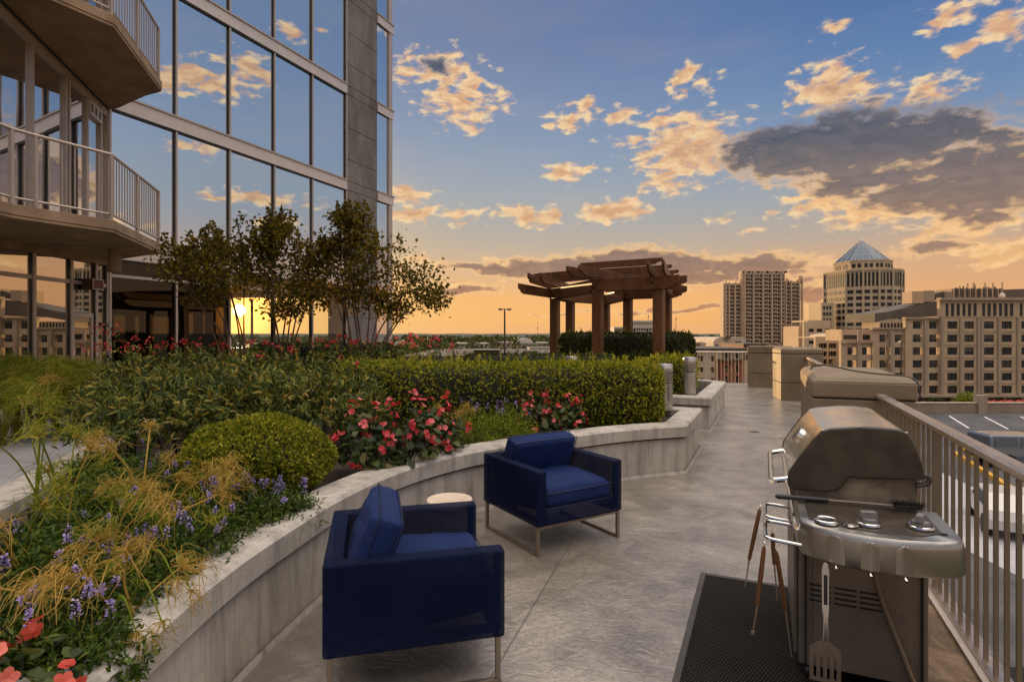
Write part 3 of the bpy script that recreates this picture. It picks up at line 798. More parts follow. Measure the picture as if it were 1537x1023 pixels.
for k in range(NLEV):
    z0 = ZB+ST*k
    # spandrel band with a lip above and below
    bd = quad(tower, 'spandrel', 'aluminium_light', fp(-.02, .07), fp(S_P0-.03, .07), z0+.03, z0+.34, .12)
    quad(bd, 'spandrel_lip', 'aluminium', fp(-.02, .10), fp(S_P0-.035, .10), z0+.343, z0+.385, .14)
    quad(bd, 'spandrel_lip', 'frame_dark', fp(-.02, .05), fp(S_P0-.035, .05), z0-.012, z0+.027, .09)
    bd = quad(tower, 'spandrel', 'aluminium_light', fp(S_P1+.03, .07), fp(S_E+.12, .07), z0+.03, z0+.34, .5)
    quad(bd, 'spandrel_lip', 'aluminium', fp(S_P1+.03, .10), fp(S_E+.15, .10), z0+.343, z0+.385, .55)
for k in range(NLEV):
    z0 = 0.02 if k == 0 else ZB+ST*(k-1)+.38
    z1 = ZB-.012 if k == 0 else ZB+ST*k-.012
    gm = 'lobby_glass' if k == 0 else 'mirror_glass'
    for a, b in zip(SM[:-1], SM[1:]):
        if k == 0:
            gm = 'darkened_lobby_glass' if a < 2 else 'lobby_glass'
            w_ = quad(tower, 'window', gm, fp(a+.035, 0), fp(b-.035, 0), z0, 2.86, .012)
            quad(tower, 'window', gm, fp(a+.035, 0), fp(b-.035, 0), 2.93, z1, .012)
            quad(tower, 'transom', 'aluminium', fp(a+.03, .05), fp(b-.03, .05), 2.863, 2.927, .1)
        else:
            e_ = RNG.normal(size=2)*.0035
            quad(tower, 'window', gm, fp(a+.035, e_[0]), fp(b-.035, e_[1]), z0, z1, .03)
    for s in SM:
        mu = quad(tower, 'mullion', 'frame_dark', fp(s-.030, .035), fp(s+.030, .035), z0, z1, .11)
        quad(mu, 'mullion_cover', 'aluminium', fp(s-.022, .075), fp(s+.022, .075), z0, z1, .038)
    quad(tower, 'window', 'mirror_glass', fp(S_P1+.05, 0), fp(S_G1-.02, 0), z0, z1, .03)
    mu = quad(tower, 'mullion', 'aluminium', fp(S_G1, .06), fp(S_E+.05, .06), z0, z1, .35)
# pier with recessed joints
zs = [0.0]
for k in range(NLEV): zs += [ZB+ST*k-ST*2/3 if k else 1.1, ZB+ST*k-ST/3 if k else 2.2, ZB+ST*k+.04, ZB+ST*k+.36]
zs = sorted(zs)
pr = MB()
for a, b in zip(zs[:-1], zs[1:]):
    q = np.array([fp(S_P0, .03)[:2], fp(S_P0, -.8)[:2], fp(S_P1, -.8)[:2], fp(S_P1, .03)[:2]])
    if np.sum(q[:,0]*np.roll(q[:,1],-1)-np.roll(q[:,0],-1)*q[:,1]) < 0: q = q[::-1]
    pr.prism(q, a+.008, b-.008)
pr.build('pier', 'pier_concrete', tower, True, bevel=.006)
quad(tower, 'pier_joint', 'joint_dark', fp(S_P0+.012, .015), fp(S_P1-.012, .015), 0, zs[-1], .7)
ZT = ZB+ST*(NLEV-1)+.4
# closed upper storeys and the open glazed lobby below them
def ccw(q):
    q = np.array(q)
    return q if np.sum(q[:,0]*np.roll(q[:,1],-1)-np.roll(q[:,0],-1)*q[:,1]) > 0 else q[::-1]
W2 = np.array([.3007, -.9537, 0]); N2 = np.array([.9537, .3007, 0])   # balcony wall: runs from K towards the viewer
upper = ccw([x[:2] for x in (fp(.05, -.12), fp(S_E, -.12), fp(S_E-1.5, -14), fp(-4, -14), K+W2*10-N2*8, K+W2*10-N2*.12)])
MB().prism(upper, ZB+.02, ZT).build('upper_storeys', 'interior', tower, True)
MB().prism(ccw(inset(upper, -.02)), ZT, ZT+.3).build('roof', 'slab_concrete', tower, True)
lob = ccw([x[:2] for x in (fp(.0, -.15), fp(S_E, -.15), fp(S_E-1.5, -14), fp(-4, -14), np.array([-19, 5, 0]), np.array([-8.5, 3, 0]))])
MB().prism(lob, .002, .012).build('lobby_floor', 'interior_wall', tower, True)
MB().prism(lob, ZB-.10, ZB+.015).build('lobby_ceiling', 'interior_wall', tower, True)
def wall_open(a, b, holes, z1=ZB-.1, m='interior_wall', th=.12):
    """wall from plan point a to b with rectangular openings (s0,s1,z0,z1)"""
    a = np.array(a); b = np.array(b); L = np.linalg.norm(b-a); d = (b-a)/L; nn = np.cross(d, Z)
    mb = MB(); s = 0.0
    for s0, s1, h0, h1 in sorted(holes):
        if s0 > s: mb.beam(a+d*s+Z*z1/2, a+d*s0+Z*z1/2, th, z1)
        mb.beam(a+d*s0+Z*h0/2, a+d*s1+Z*h0/2, th, h0)
        mb.beam(a+d*s0+Z*(h1+z1)/2, a+d*s1+Z*(h1+z1)/2, th, z1-h1); s = s1
    if s < L: mb.beam(a+d*s+Z*z1/2, a+d*L+Z*z1/2, th, z1)
    mb.build('lobby_wall', m, tower, True)
DB = -7.0
wall_open(fp(-3.5, DB), fp(8.75, DB), [(7.85,8.3,1.35,2.25),(8.55,9.0,1.35,2.25),(9.1,10.1,1.35,2.25),(10.6,10.85,1.3,2.4),(11.2,11.5,1.2,2.5),(11.75,12.2,.9,2.7)])
wall_open(fp(-3.5, DB), np.array([-16.5, 4.5, 0]), [])
wall_open(fp(-3.4, -.3), fp(-3.4, DB), [])
for s, d_ in ((3.1,-3.4),(5.0,-4.8),(7.7,-6.6)):
    MB().lathe([(.0,0),(.17,0),(.17,ZB-.1),(.0,ZB-.1)], tuple(fp(s, d_)), 20).build('lobby_column', 'interior_wall', tower, True)
for s in (5.6, 7.7, 10.1): quad(tower, 'mullion', 'frame_dark', fp(s-.04, DB), fp(s+.04, DB), .02, ZB-.1, .08)
quad(tower, 'transom', 'frame_dark', fp(4.7, DB), fp(10.1, DB), 1.0, 1.05, .06)

# ---------------------------------------------------------------- balcony wall (level 1 and 2) and shopfront below
def bp(tt, d=0.0, z=0.0): return K+W2*tt+N2*d+Z*z
BM = [0.05, .42, 1.12, 1.95, 2.08, 3.3, 4.6, 5.9]
for k in (1, 2):
    z0 = ZB+ST*(k-1)+.2; z1 = ZB+ST*k-.05
    for a, b in zip(BM[:-1], BM[1:]):
        if b-a < .2: continue
        quad(tower, 'window', 'mirror_glass', bp(a+.03), bp(b-.03), z0, z1-.16, .03, N2)
    for s in BM: quad(tower, 'mullion', 'aluminium', bp(s-.035, .05), bp(s+.035, .05), z0, z1, .12, N2)
    quad(tower, 'window_head', 'aluminium', bp(.0, .04), bp(6.5, .04), z1-.16, z1-.003, .12, N2)
    quad(tower, 'window_head', 'frame_dark', bp(.0, .07), bp(6.5, .07), z1, z1+.05, .12, N2)
tp = quad(tower, 'door_head', 'aluminium_light', bp(.46, .075), bp(1.08, .075), ZB+ST-.50, ZB+ST-.22, .1, N2)
for a in (.54, .74, .94): quad(tp, 'vent', 'frame_dark', bp(a, .078), bp(a+.10, .078), ZB+ST-.44, ZB+ST-.28, .002, N2)
# shopfront
AZS = R(-0.5); W3 = np.array([-math.sin(AZS), -math.cos(AZS), 0]); N3 = np.array([math.cos(AZS), -math.sin(AZS), 0])
def sp(tt, d=0.0, z=0.0): return K+W3*tt+N3*d+Z*z
SF = [.03, .364, 1.05, 1.95, 3.0, 4.2, 5.4]
for a, b in zip(SF[:-1], SF[1:]):
    if a == .364:                                       # the door, a recessed leaf between frames
        dr = quad(tower, 'door', 'aluminium', sp(a+.05, .02), sp(b-.04, .02), 1.95, 2.05, .08, N3)
        quad(dr, 'pane', 'store_glass', sp(a+.12), sp(b-.11), .12, 1.945, .012, N3)
        quad(dr, 'stile', 'aluminium', sp(a+.05, .02), sp(a+.12, .02), .02, 1.947, .07, N3); quad(dr, 'stile', 'aluminium', sp(b-.11, .02), sp(b-.04, .02), .02, 1.947, .07, N3)
        MB().tube([sp(.50, .07, 1.25), sp(.50, .07, .85)], .012).build('handle', 'chrome', dr, True)
        quad(tower, 'window', 'store_glass', sp(a+.03), sp(b-.03), 2.06, 2.62, .012, N3)
    else: quad(tower, 'window', 'store_glass', sp(a+.03), sp(b-.03), .05, 2.62, .012, N3)
    quad(tower, 'window', 'store_glass', sp(a+.03), sp(b-.03), 2.70, 3.10, .012, N3)
    quad(tower, 'transom', 'aluminium', sp(a+.03, .04), sp(b-.03, .04), 2.623, 2.697, .1, N3)
for s in SF:
    mu = quad(tower, 'mullion', 'frame_dark', sp(s-.03, .03), sp(s+.03, .03), .0, 3.10, .1, N3)
    quad(mu, 'mullion_cover', 'aluminium', sp(s-.03, .06), sp(s+.03, .06), .0, 3.10, .028, N3)
quad(tower, 'window_head', 'slab_concrete', sp(-.0, .09), sp(6, .09), 3.103, 3.23, .2, N3)
# balconies: slab, railing with rails, posts and bars
sofK = K-V*.0
for k in range(3):
    zt = 3.43+ST*k; zb = zt-.20
    edge = [np.array([-6.98,5.2,0]), np.array([-6.98,7.95,0]), np.array([-6.86,8.22,0]), np.array([-6.37,9.12,0]), np.array([-7.10,11.55,0]), np.array([-7.55,11.75,0])]
    inner = [bp(.0, .1), bp(7.2, .1)] if k else [np.array([-8.72,12.38,0]), np.array([-8.6, 5.2, 0])]
    poly = ccw([x[:2] for x in edge+[K+V*.2+U*.1, K-N2*.3, np.array([-9.0, 5.2, 0])]])
    bal = MB().prism(inset(poly, .012), zb, zb+.045).prism(poly, zb+.047, zt).build('balcony', 'slab_concrete', tower, True, bevel=.008)
    if k == 2: continue
    rl = [x*1.0 for x in edge[:5]]; ce = np.mean(rl, 0)
    path = [p_+unit(np.array([-9.,9.5,0])-p_)*.07 for p_ in rl]
    MB().tube([p_+Z*(zt+1.06) for p_ in path], .026, 8, smooth=True).build('balcony_rail', 'aluminium', bal, True)
    MB().tube([p_+Z*(zt+.10) for p_ in path], .018, 6).build('balcony_rail', 'aluminium', bal, True)
    for p_ in path[1:]: MB().beam(p_+Z*zt, p_+Z*(zt+1.06), .05, .05, up=np.array([1.0,0,0])).build('balcony_post', 'aluminium', bal, True)
    mid = (path[3]+path[4])/2; MB().beam(mid+Z*zt, mid+Z*(zt+1.06), .05, .04, up=np.array([1.0,0,0])).build('balcony_post', 'aluminium', bal, True)
    for a, b, n_ in ((path[0],path[1],14),(path[2],path[3],6),(path[3],path[4],20)):
        for q in range(1, n_):
            p_ = a+(b-a)*q/n_
            MB().beam(p_+Z*(zt+.10), p_+Z*(zt+1.05), .016, .016, up=np.array([1.0,0,0])).build('balcony_bar', 'aluminium', bal, True)
# canister light under the first balcony
cn = P(172, 393, 10.9); o = tower
MB().lathe([(.0,-.2),(.10,-.2),(.115,-.19),(.115,.10),(.108,.11),(.108,.26),(.0,.26)], (cn[0], cn[1], cn[2]), 24).build('downlight', 'slab_concrete', tower, True)
# blade sign by the door
sg = sp(.62, .0, 2.64); o = thing('exit_sign', 'small brown box sign with red lettering, jutting out by the glass door', 'sign', tuple(sg))
RN = rotz(math.atan2(N3[1], N3[0]))
MB().box(N3*.15, (.22, .32, .22), RN).build('box', 'sign_face', o, bevel=.008)
fr = MB(); fc = N3*.264
for z_ in (-.10,.10): fr.box(fc+Z*z_, (.012,.32,.02), RN)
for w_ in (-.15,.15): fr.box(fc+W3*w_, (.012,.02,.18), RN)
fr.build('frame', 'aluminium', o)
cu = bpy.data.curves.new('lettering', 'FONT'); cu.body = 'EXIT'; cu.size = .13; cu.extrude = .003; cu.align_x = 'CENTER'; cu.align_y = 'CENTER'
cu.materials.append(MATS['sign_red']); tmp = bpy.data.objects.new('lettering', cu); COL.objects.link(tmp)
me_ = bpy.data.meshes.new_from_object(tmp); bpy.data.objects.remove(tmp); lt = bpy.data.objects.new('lettering', me_); COL.objects.link(lt); lt.parent = o
lt.location = N3*.264; lt.rotation_euler = Matrix((Vector(-W3), Vector(Z), Vector(N3))).transposed().to_euler()
# ---------------------------------------------------------------- armchairs (local: +y is the way the sitter faces, origin on the floor under the middle)
def make_chair():
    w, d, z0, z1, th = .81, .80, .215, .615, .085
    o = thing('armchair', 'x', 'armchair', (0,0,0), 0, 'navy armchairs by the planter')
    for s in (-1, 1):
        MB().box((s*(w/2-th/2), 0, (z0+z1)/2), (th, d, z1-z0)).build('armrest', 'navy_mesh', o, bevel=.014, bseg=3)
    MB().box((0, -d/2+th/2, (z0+z1)/2), (w-2*th-.002, th, z1-z0)).build('back_frame', 'navy_mesh', o, bevel=.012, bseg=3)
    MB().box((0, d/2-.03, z0+.055), (w-2*th-.002, .058, .11)).build('front_apron', 'navy_mesh', o, bevel=.01, bseg=3)
    dk_ = MB(); dk_.add(np.array([[x, y, z] for y, z in ((-d/2+th, z0+.012), (d/2-.06, z0+.105)) for x, z in ((-w/2+th+.002, z), (w/2-th-.002, z), (-w/2+th+.002, z-.012), (w/2-th-.002, z-.012))]), [np.array([[0,1,5,4],[2,6,7,3],[0,4,6,2],[1,3,7,5],[0,2,3,1],[4,5,7,6]])]); dk_.build('seat_deck', 'navy_frame', o)
    fb_ = MB()
    for s in (-1, 1):
        x = s*(w/2-th/2)
        for y in (-d/2+.03, d/2-.03): fb_.beam((x, y, z0+.02), (x, y, z1-.02), .03, .03, up=np.array([0,1.0,0]))
        fb_.beam((x, -d/2+.03, z0+.03), (x, d/2-.03, z0+.03), .03, .03); fb_.beam((x, -d/2+.06, z0+.06), (x, -d/2+.16, z0+.22), .03, .03, up=np.array([1.0,0,0])); fb_.beam((x, .03, z0+.02), (x, .03, z0+.10), .03, .03, up=np.array([0,1.0,0]))
    fb_.build('inner_frame', 'navy_frame', o)
    def cushion(name, sx, sy, sz, loc, rot, parent, puff):
        nx, ny = 22, 18; mb = MB(); rings = []
        u_ = np.linspace(-1, 1, nx); v_ = np.linspace(-1, 1, ny)
        gx, gy = np.meshgrid(u_, v_, indexing='ij')
        e = (1-np.abs(gx)**14)*(1-np.abs(gy)**14)
        wr = .006*np.sin(gx*5+gy*3)*e+.004*np.sin(gy*11-gx*4)*e
        top = np.stack([gx*sx/2*(1-.02*(np.abs(gy)**4)), gy*sy/2*(1-.02*(np.abs(gx)**4)), sz*(.74+.26*np.clip(e, 0, 1)**.3)-sz*.5+puff*(1-gx**2)*(1-gy**2)+wr], -1)
        bot = top.copy(); bot[..., 2] = -sz*.5*(.78+.22*np.clip(e, 0, 1)**.3)
        vv_ = np.vstack([top.reshape(-1, 3), bot.reshape(-1, 3)]); N_ = nx*ny
        i, j = np.meshgrid(np.arange(nx-1), np.arange(ny-1), indexing='ij'); i = i.ravel(); j = j.ravel()
        q = np.stack([i*ny+j, (i+1)*ny+j, (i+1)*ny+j+1, i*ny+j+1], 1)
        per = [k*ny for k in range(nx)]+[(nx-1)*ny+k for k in range(1, ny)]+[k*ny+ny-1 for k in range(nx-2, -1, -1)]+[k for k in range(ny-2, 0, -1)]
        per = np.array(per); p2 = np.roll(per, -1)
        side = np.stack([per, per+N_, p2+N_, p2], 1)
        vv_ = vv_@np.array(Matrix.Rotation(rot, 3, 'X')).T+np.array(loc)
        mb.add(vv_, [q, q[:, ::-1]+N_, side], 0, True)
        c = mb.build(name, 'navy_fabric', parent, sharp=80)
        m_ = c.modifiers.new('Subdivision', 'SUBSURF'); m_.levels = m_.render_levels = 1
        for q_ in (per, per+N_):
            ring = vv_[q_]; MB().tube(np.vstack([ring, ring[:1]]), .0035, 5, caps=False).build('piping', 'navy_frame', c)
        return c
    cushion('seat_cushion', w-2*th-.008, d-th-.03, .17, (0, .045, z0+.185), 0, o, .008)
    cushion('back_cushion', w-2*th-.012, .42, .17, (0, -d/2+th+.125, z0+.352), R(90-21), o, .008)
    for s in (-1, 1):                                   # flat-bar sled under each side
        x = s*(w/2-.022); b = .011; mb = MB()
        mb.box((x, 0, b), (.026, d-.03, .022))
        for y in (-d/2+.03, d/2-.03): mb.box((x, y, (z0+.023)/2+.0), (.026, .022, z0-.025))
        mb.build('leg', 'bar_metal', o, bevel=.002)
    MB().box((0, d/2-.03, z0-.012), (w-.075, .022, .020)).build('stretcher', 'bar_metal', o, bevel=.002)
    MB().box((0, -d/2+.03, z0-.012), (w-.075, .022, .020)).build('stretcher', 'bar_metal', o, bevel=.002)
    return o
c0 = make_chair(); c0.location = (-.517, 2.905, 0); c0.rotation_euler = (0, 0, R(14-90)); c0['label'] = 'nearer navy armchair, turned sideways with its arm panel towards us'
c1 = copy_tree(c0); c1.location = (.315, 4.62, 0); c1.rotation_euler = (0, 0, R(180+31.8)); c1['label'] = 'farther navy armchair, facing us with its open front, close to the planter'
# drum table
o = thing('side_table', 'cream round drum side table between the two blue armchairs', 'side table', (-.44, 4.0, 0))
MB().lathe([(.0,0),(.145,0),(.15,.02),(.15,.40),(.0,.40)], n=40).build('drum', 'cream', o)
MB().lathe([(.0,.402),(.152,.402),(.163,.412),(.163,.436),(.158,.447),(.138,.449),(.12,.440),(.0,.438)], n=48).build('table_top', 'cream', o)

# ---------------------------------------------------------------- rubber mat
O = np.array([1.33, 2.64, 0.0])                          # near-left foot of the grill cabinet
def g3(v, u, z): return O+V*v+U*u+Z*z
mt = thing('rubber_mat', 'black perforated rubber mat with worn edge under the grill', 'mat', tuple(g3(-.534, 1.05, 0)), A_U*-1)
# local axes: x along V, y along U
w_, l_ = 1.16, 2.6
MB().box((w_/2, -l_/2, .006), (w_-.07, l_-.07, .009)).build('mat_field', 'rubber_mat', mt)
e = MB()
for c_, s_ in (((.0175,-l_/2,.007),(.034,l_,.012)), ((w_-.0175,-l_/2,.007),(.034,l_,.012)), ((w_/2,-.0175,.007),(w_-.07,.034,.012)), ((w_/2,-l_+.0175,.007),(w_-.07,.034,.012))): e.box(c_, s_)
e.build('mat_edge', 'rubber_edge', mt, bevel=.004)

# ---------------------------------------------------------------- the grill, long side along the railing, control shelf towards us
gr = thing('gas_grill', 'stainless steel gas grill with closed hood and a control shelf at its near end', 'grill', tuple(g3(.25, .42, 0)), -A_U)
def VZ(px, py, u=0.0):
    b = O+U*u; r = (px-CX)/F; v = (r*b[1]-b[0])/(V[0]-r*V[1]); y = b[1]+v*V[1]
    return v, EYE-(py-HY)*y/F
def gx(prof, u0, u1, inset0=0.0):                        # rings of a (v,z) outline at u0 and u1
    return [np.array([g3(v, u, z) for v, z in prof]) for u in (u0, u1)]
cab = MB(); cab.add(np.vstack([[g3(v, u, z) for v, u in ((0,0),(.5,0),(.5,.85),(0,.85))] for z in (.075, .72)]), [np.array([[0,1,5,4],[1,2,6,5],[2,3,7,6],[3,0,4,7],[3,2,1,0],[4,5,6,7]])])
cb = cab.build('cabinet', 'steel_cabinet', gr, True, bevel=.012)
def slab(v0, v1, u0, u1, z0, z1): 
    return np.vstack([[g3(v, u, z) for v, u in ((v0,u0),(v1,u0),(v1,u1),(v0,u1))] for z in (z0, z1)])
BOXF = [np.array([[0,1,5,4],[1,2,6,5],[2,3,7,6],[3,0,4,7],[3,2,1,0],[4,5,6,7]])]
ep = MB()
ep.add(slab(.058,.443,-.008,-.0005,.085,.70), BOXF); ep.build('end_panel', 'steel_cabinet', cb, True, bevel=.003)
vt = MB()
for a, b in ((1215,1247),(1252,1285),(1290,1325)):
    a, b = VZ(a, 890)[0], VZ(b, 890)[0]
    for k in range(4): vt.add(slab(a, b, -.0105, -.0085, .452-.0235*k, .460-.0235*k), BOXF)
for px in (1209, 1384): a = VZ(px, 930)[0]; vt.add(slab(a-.004, a+.004, -.0105, -.0005, .085, .715), BOXF)
vt.build('vent_slot', 'soot', cb, True)
dr = MB(); dr.add(slab(-.018,-.002,.03,.42,.11,.69), BOXF); d1 = dr.build('door', 'steel_cabinet', cb, True, bevel=.004)
dr = MB(); dr.add(slab(-.018,-.002,.43,.82,.11,.69), BOXF); dr.build('door', 'steel_cabinet', cb, True, bevel=.004)
for v_, u_ in ((.04,.05),(.46,.05),(.04,.8),(.46,.8)):
    MB().lathe([(.0,-.012),(.036,-.012),(.036,.012),(.0,.012)], g3(v_, u_, .037), 18, axis=np.stack([U, Z, V], 1)).build('caster', 'black_plastic', gr, True)
# firebox
fb = [(-.005,.73),(.44,.73),(.462,.83),(.468,.985),(.02,.985),(.0,.88)]
MB().loft(gx(fb, .03, .84), 0, False).build('firebox', 'firebox', gr, True, bevel=.008)
# hood skin and the two cast end caps, outline taken from the near end
pix = [(1181.6,723),(1183.5,708),(1202.5,681.6),(1218,662),(1233.7,646.5),(1248,643),(1265,642),(1292,640.5),(1320,641.5),(1348,644.5),(1358,647.5),(1366,653),(1373,664),(1379.4,679.5),(1387.8,706.6),(1388.8,721)]
top = [VZ(*q) for q in pix]
bot = [VZ(*q) for q in ((1288,718.5),(1281,716.5),(1275,718),(1269,725),(1264,731),(1256.6,736),(1238,739),(1200,735.5),(1186,733.7),(1183,729))]
capo = top+bot
tp_ = np.array(top); tc = tp_.mean(0)
skin = [tuple(tc+(q-tc)*.985) for q in tp_]
sk_in = [tuple(tc+(q-tc)*.96) for q in tp_]
hood = MB().loft(gx(skin+sk_in[::-1], .028, .83), 0, True).build('hood', 'steel_hood', gr, True, bevel=0, sharp=28)
for u0, u1 in ((.0, .030), (.828, .858)):
    MB().loft(gx(capo, u0, u1), 0, False).build('hood_end', 'cast_black', hood, True, bevel=.009, bseg=3)
# hood rivets, thermometer and handle
for u_ in (.10,.42,.75): pass
hn = unit(np.cross(U, g3(*top[3][:1], 0, top[3][1])-g3(*top[2][:1], 0, top[2][1])))
def onhood(a, u_, lift=.0):
    p0 = g3(skin[1][0], u_, skin[1][1]); p1 = g3(skin[4][0], u_, skin[4][1]); n_ = unit(np.cross(p1-p0, U)); n_ = n_ if n_[2] > 0 else -n_
    return p0+(p1-p0)*a+n_*lift, n_, unit(p1-p0)
p_, n_, s_ = onhood(.50, .44, .012)
th_ = MB().lathe([(.0,-.008),(.042,-.008),(.042,.008),(.036,.012),(.0,.012)], p_, 26, axis=np.stack([s_, U, n_], 1)).build('thermometer', 'chrome', hood, True)
MB().lathe([(.0,.0122),(.034,.0122),(.03,.0135),(.0,.0135)], p_, 24, axis=np.stack([s_, U, n_], 1)).build('dial', 'cast_black', th_, True)
p_, n_, s_ = onhood(.20, .78, .002)
MB().box(p_, (.07,.05,.006), np.stack([U, s_, n_], 1)).build('badge', 'chrome', hood, True, bevel=.002)
hb = [g3(.0,.06,.925), g3(-.08,.06,.905), g3(-.108,.075,.90), g3(-.114,.11,.90), g3(-.114,.72,.90), g3(-.108,.76,.90), g3(-.08,.775,.905), g3(.0,.775,.925)]
MB().tube(spline(hb, 5), .0135, 10).build('handle', 'chrome', hood, True)
hg = [g3(.47,.02,.985), g3(.495,.02,.990), g3(.505,.02,.975), g3(.495,.02,.955), g3(.46,.02,.945)]
MB().tube(spline(hg, 4), .011, 8).build('hinge', 'cast_black', gr, True)
for v_ in (.10,.24,.42):
    q = np.interp(v_, [x[0] for x in top], [x[1] for x in top])
    MB().box(g3(v_, .012, q+.001), (.012,.022,.004), rotz(-A_U)).build('rivet', 'steel_hood', hood, True, bevel=.001)
# front rail tube
fr_ = [g3(.03,-.30,.805), g3(-.012,-.29,.812), g3(-.028,-.24,.815), g3(-.028,1.15,.815), g3(-.012,1.2,.812), g3(.03,1.2,.805)]
MB().tube(spline(fr_, 4), .0125, 10).build('front_rail', 'chrome', gr, True)
MB().add(slab(-.015,.0,.0,.85,.722,.80), BOXF).build('front_fascia', 'steel_shelf', gr, True, bevel=.004)
# control shelf at the near end, bowed front, deep skirt
ol = np.array([(-.022,-.004),(-.022,-.30),(-.012,-.365),(.03,-.41),(.12,-.455),(.22,-.475),(.32,-.470),(.42,-.445),(.50,-.41),(.528,-.375),(.535,-.32),(.535,-.004)])
def shelfring(sc, z):
    c_ = np.array([.25,-.20]); q = c_+(ol-c_)*sc; q[:, 1] = np.minimum(q[:, 1], -.002); return np.array([g3(a, b, z) for a, b in q])
shp = MB(); shp.loft([shelfring(.985,.715), shelfring(1.0,.722), shelfring(1.0,.815), shelfring(.985,.834), shelfring(.955,.845), shelfring(.5,.847)], 0, True)
sh = shp.build('side_shelf', 'steel_shelf', gr, True, sharp=50)
pl = MB(); pl.loft([np.array([g3(a, b, z) for a, b in ((.02,-.03),(.02,-.33),(.10,-.385),(.26,-.41),(.40,-.385),(.47,-.33),(.47,-.03))]) for z in (.8455,.8495)], 0, False)
pl.build('control_plate', 'grey_plastic' if False else 'cast_black', sh, True, bevel=.003)
for a, b in ((.055,-.452),(.165,-.492),(.275,-.502)):
    pass
for v_ in (.105,.215,.325):                               # rounded flutes pressed into the skirt, with a hook below each
    ub = np.interp(v_, ol[2:10, 0], ol[2:10, 1])
    prof = []
    tb = MB(); zz = np.r_[np.linspace(.722,.80,5), .80+.028*np.sin(np.linspace(.3, PI/2, 4))]; hw = np.r_[np.full(5,.030), .030*np.cos(np.linspace(.3, PI/2*.97, 4))]
    rings = [np.array([g3(v_+h_*x_, np.interp(v_+h_*x_, ol[2:10,0], ol[2:10,1])-.0035*(1-x_**2)-.001, z_) for x_ in np.linspace(-1,1,9)]) for z_, h_ in zip(zz, hw)]
    tb.loft(rings, 0, True, False, False); tb.build('flute', 'steel_shelf', sh, True)
    hk = [g3(v_, ub+.01, .718), g3(v_, ub-.006, .708), g3(v_, ub-.014, .700), g3(v_, ub-.022, .712)]
    MB().tube(spline(hk, 3), [.004]*len(spline(hk, 3)), 6).build('hook', 'chrome', sh, True)
# bezels, knobs and igniter on the shelf
def kn(px, py, zz=.85):
    p0 = G(px, py, zz); return p0
for i_, (px, py, rad, knob) in enumerate(((1240,783,.040,0),(1303,787,.040,1),(1381.5,792,.040,2))):
    p0 = kn(px, py)
    bz = MB().torus(p0+Z*.006, rad, .0075, 28, 8).build('knob_bezel', 'chrome', sh, True)
    MB().lathe([(.0,.0),(rad-.004,.0),(rad-.004,.003),(.0,.0035)], p0+Z*.001, 24).build('dial_face', 'soot' if knob == 0 else 'grey_plastic', bz, True)
    if knob:
        k_ = MB(); k_.lathe([(.0,.004),(.031,.004),(.033,.012),(.029,.028),(.0,.030)], p0, 26)
        r_ = rotz(-A_U+(.25 if knob == 1 else 1.2))
        gp = np.array([[x_, y_, z_] for z_, w2 in ((.026,1.0),(.054,.85)) for x_, y_ in ((-.033*w2,-.014*w2),(.033*w2,-.014*w2),(.033*w2,.014*w2),(-.033*w2,.014*w2))])@r_.T
        k_.add(gp+p0, BOXF); k_.build('knob', 'grey_plastic', sh, True, bevel=.003)
p0 = kn(1277,789)
MB().torus(p0+Z*.005, .020, .005, 20, 6).build('igniter', 'chrome', sh, True)
MB().lathe([(.0,0),(.012,0),(.012,.012),(.0,.013)], p0, 16).build('igniter_button', 'chrome', sh, True)
MB().box(kn(1417,801)+Z*.0, (.022,.012,.004), rotz(-A_U)).build('sticker', 'frame_dark', sh, True)
# wire tool loops sticking out towards the walkway
for u0, u1 in ((.10,-.10),(-.18,-.40)):
    lp = [g3(-.01,u0,.765), g3(-.105,u0,.772), g3(-.134,u0-.012,.774), g3(-.141,u0-.04,.774), g3(-.141,u1+.04,.768), g3(-.134,u1+.012,.766), g3(-.105,u1,.764), g3(-.01,u1,.757)]
    MB().tube(spline(lp, 4), .0075, 8).build('tool_loop', 'chrome', gr, True)
# gas hose hanging in front of the end panel
hs = [g3(.27,-.30,.715), g3(.275,-.20,.66), g3(.285,-.08,.58), g3(.33,-.03,.42), g3(.39,-.025,.25), g3(.45,-.03,.09), g3(.50,-.04,.02)]
MB().tube(spline(hs, 6), .0095, 10).build('gas_hose', 'hose', gr, True)

# ---------------------------------------------------------------- tools on the grill
# spatula: hangs from the left hook with its back to us
S0 = G(1238, 846, .705); a_ = V; 
sp_ = thing('spatula', 'steel slotted spatula with black inset handle hanging from the shelf hook', 'spatula', tuple(S0), -A_U)
def flat(pts, y0, y1):                                    # outline in local x,z, thickness along y
    p_ = np.array(pts); n_ = len(p_)
    v_ = np.vstack([np.c_[p_[:,0], np.full(n_, y0), p_[:,1]], np.c_[p_[:,0], np.full(n_, y1), p_[:,1]]])
    i = np.arange(n_); j = (i+1) % n_
    return v_, [np.stack([i, j, j+n_, i+n_], 1), np.arange(n_)[::-1][None], (np.arange(n_)+n_)[None]]
yy = -.028
H = MB(); H.add(*flat([(-.011,0),(-.013,-.012),(-.012,-.16),(-.007,-.20),(-.008,-.285),(.010,-.285),(.009,-.20),(.012,-.16),(.013,-.012),(.008,.012),(.0,.018),(-.008,.012)], yy-.004, yy+.004))
H.build('handle', 'chrome', sp_, bevel=.002)
H = MB(); H.add(*flat([(-.0065,-.03),(-.0065,-.145),(.0065,-.145),(.0065,-.03)], yy-.0062, yy-.0042)); H.build('grip_inset', 'black_plastic', sp_, bevel=.001)
B = MB()
xs = [-.055,-.041,-.0315,-.018,-.0085,.005,.0145,.028,.0375,.052]
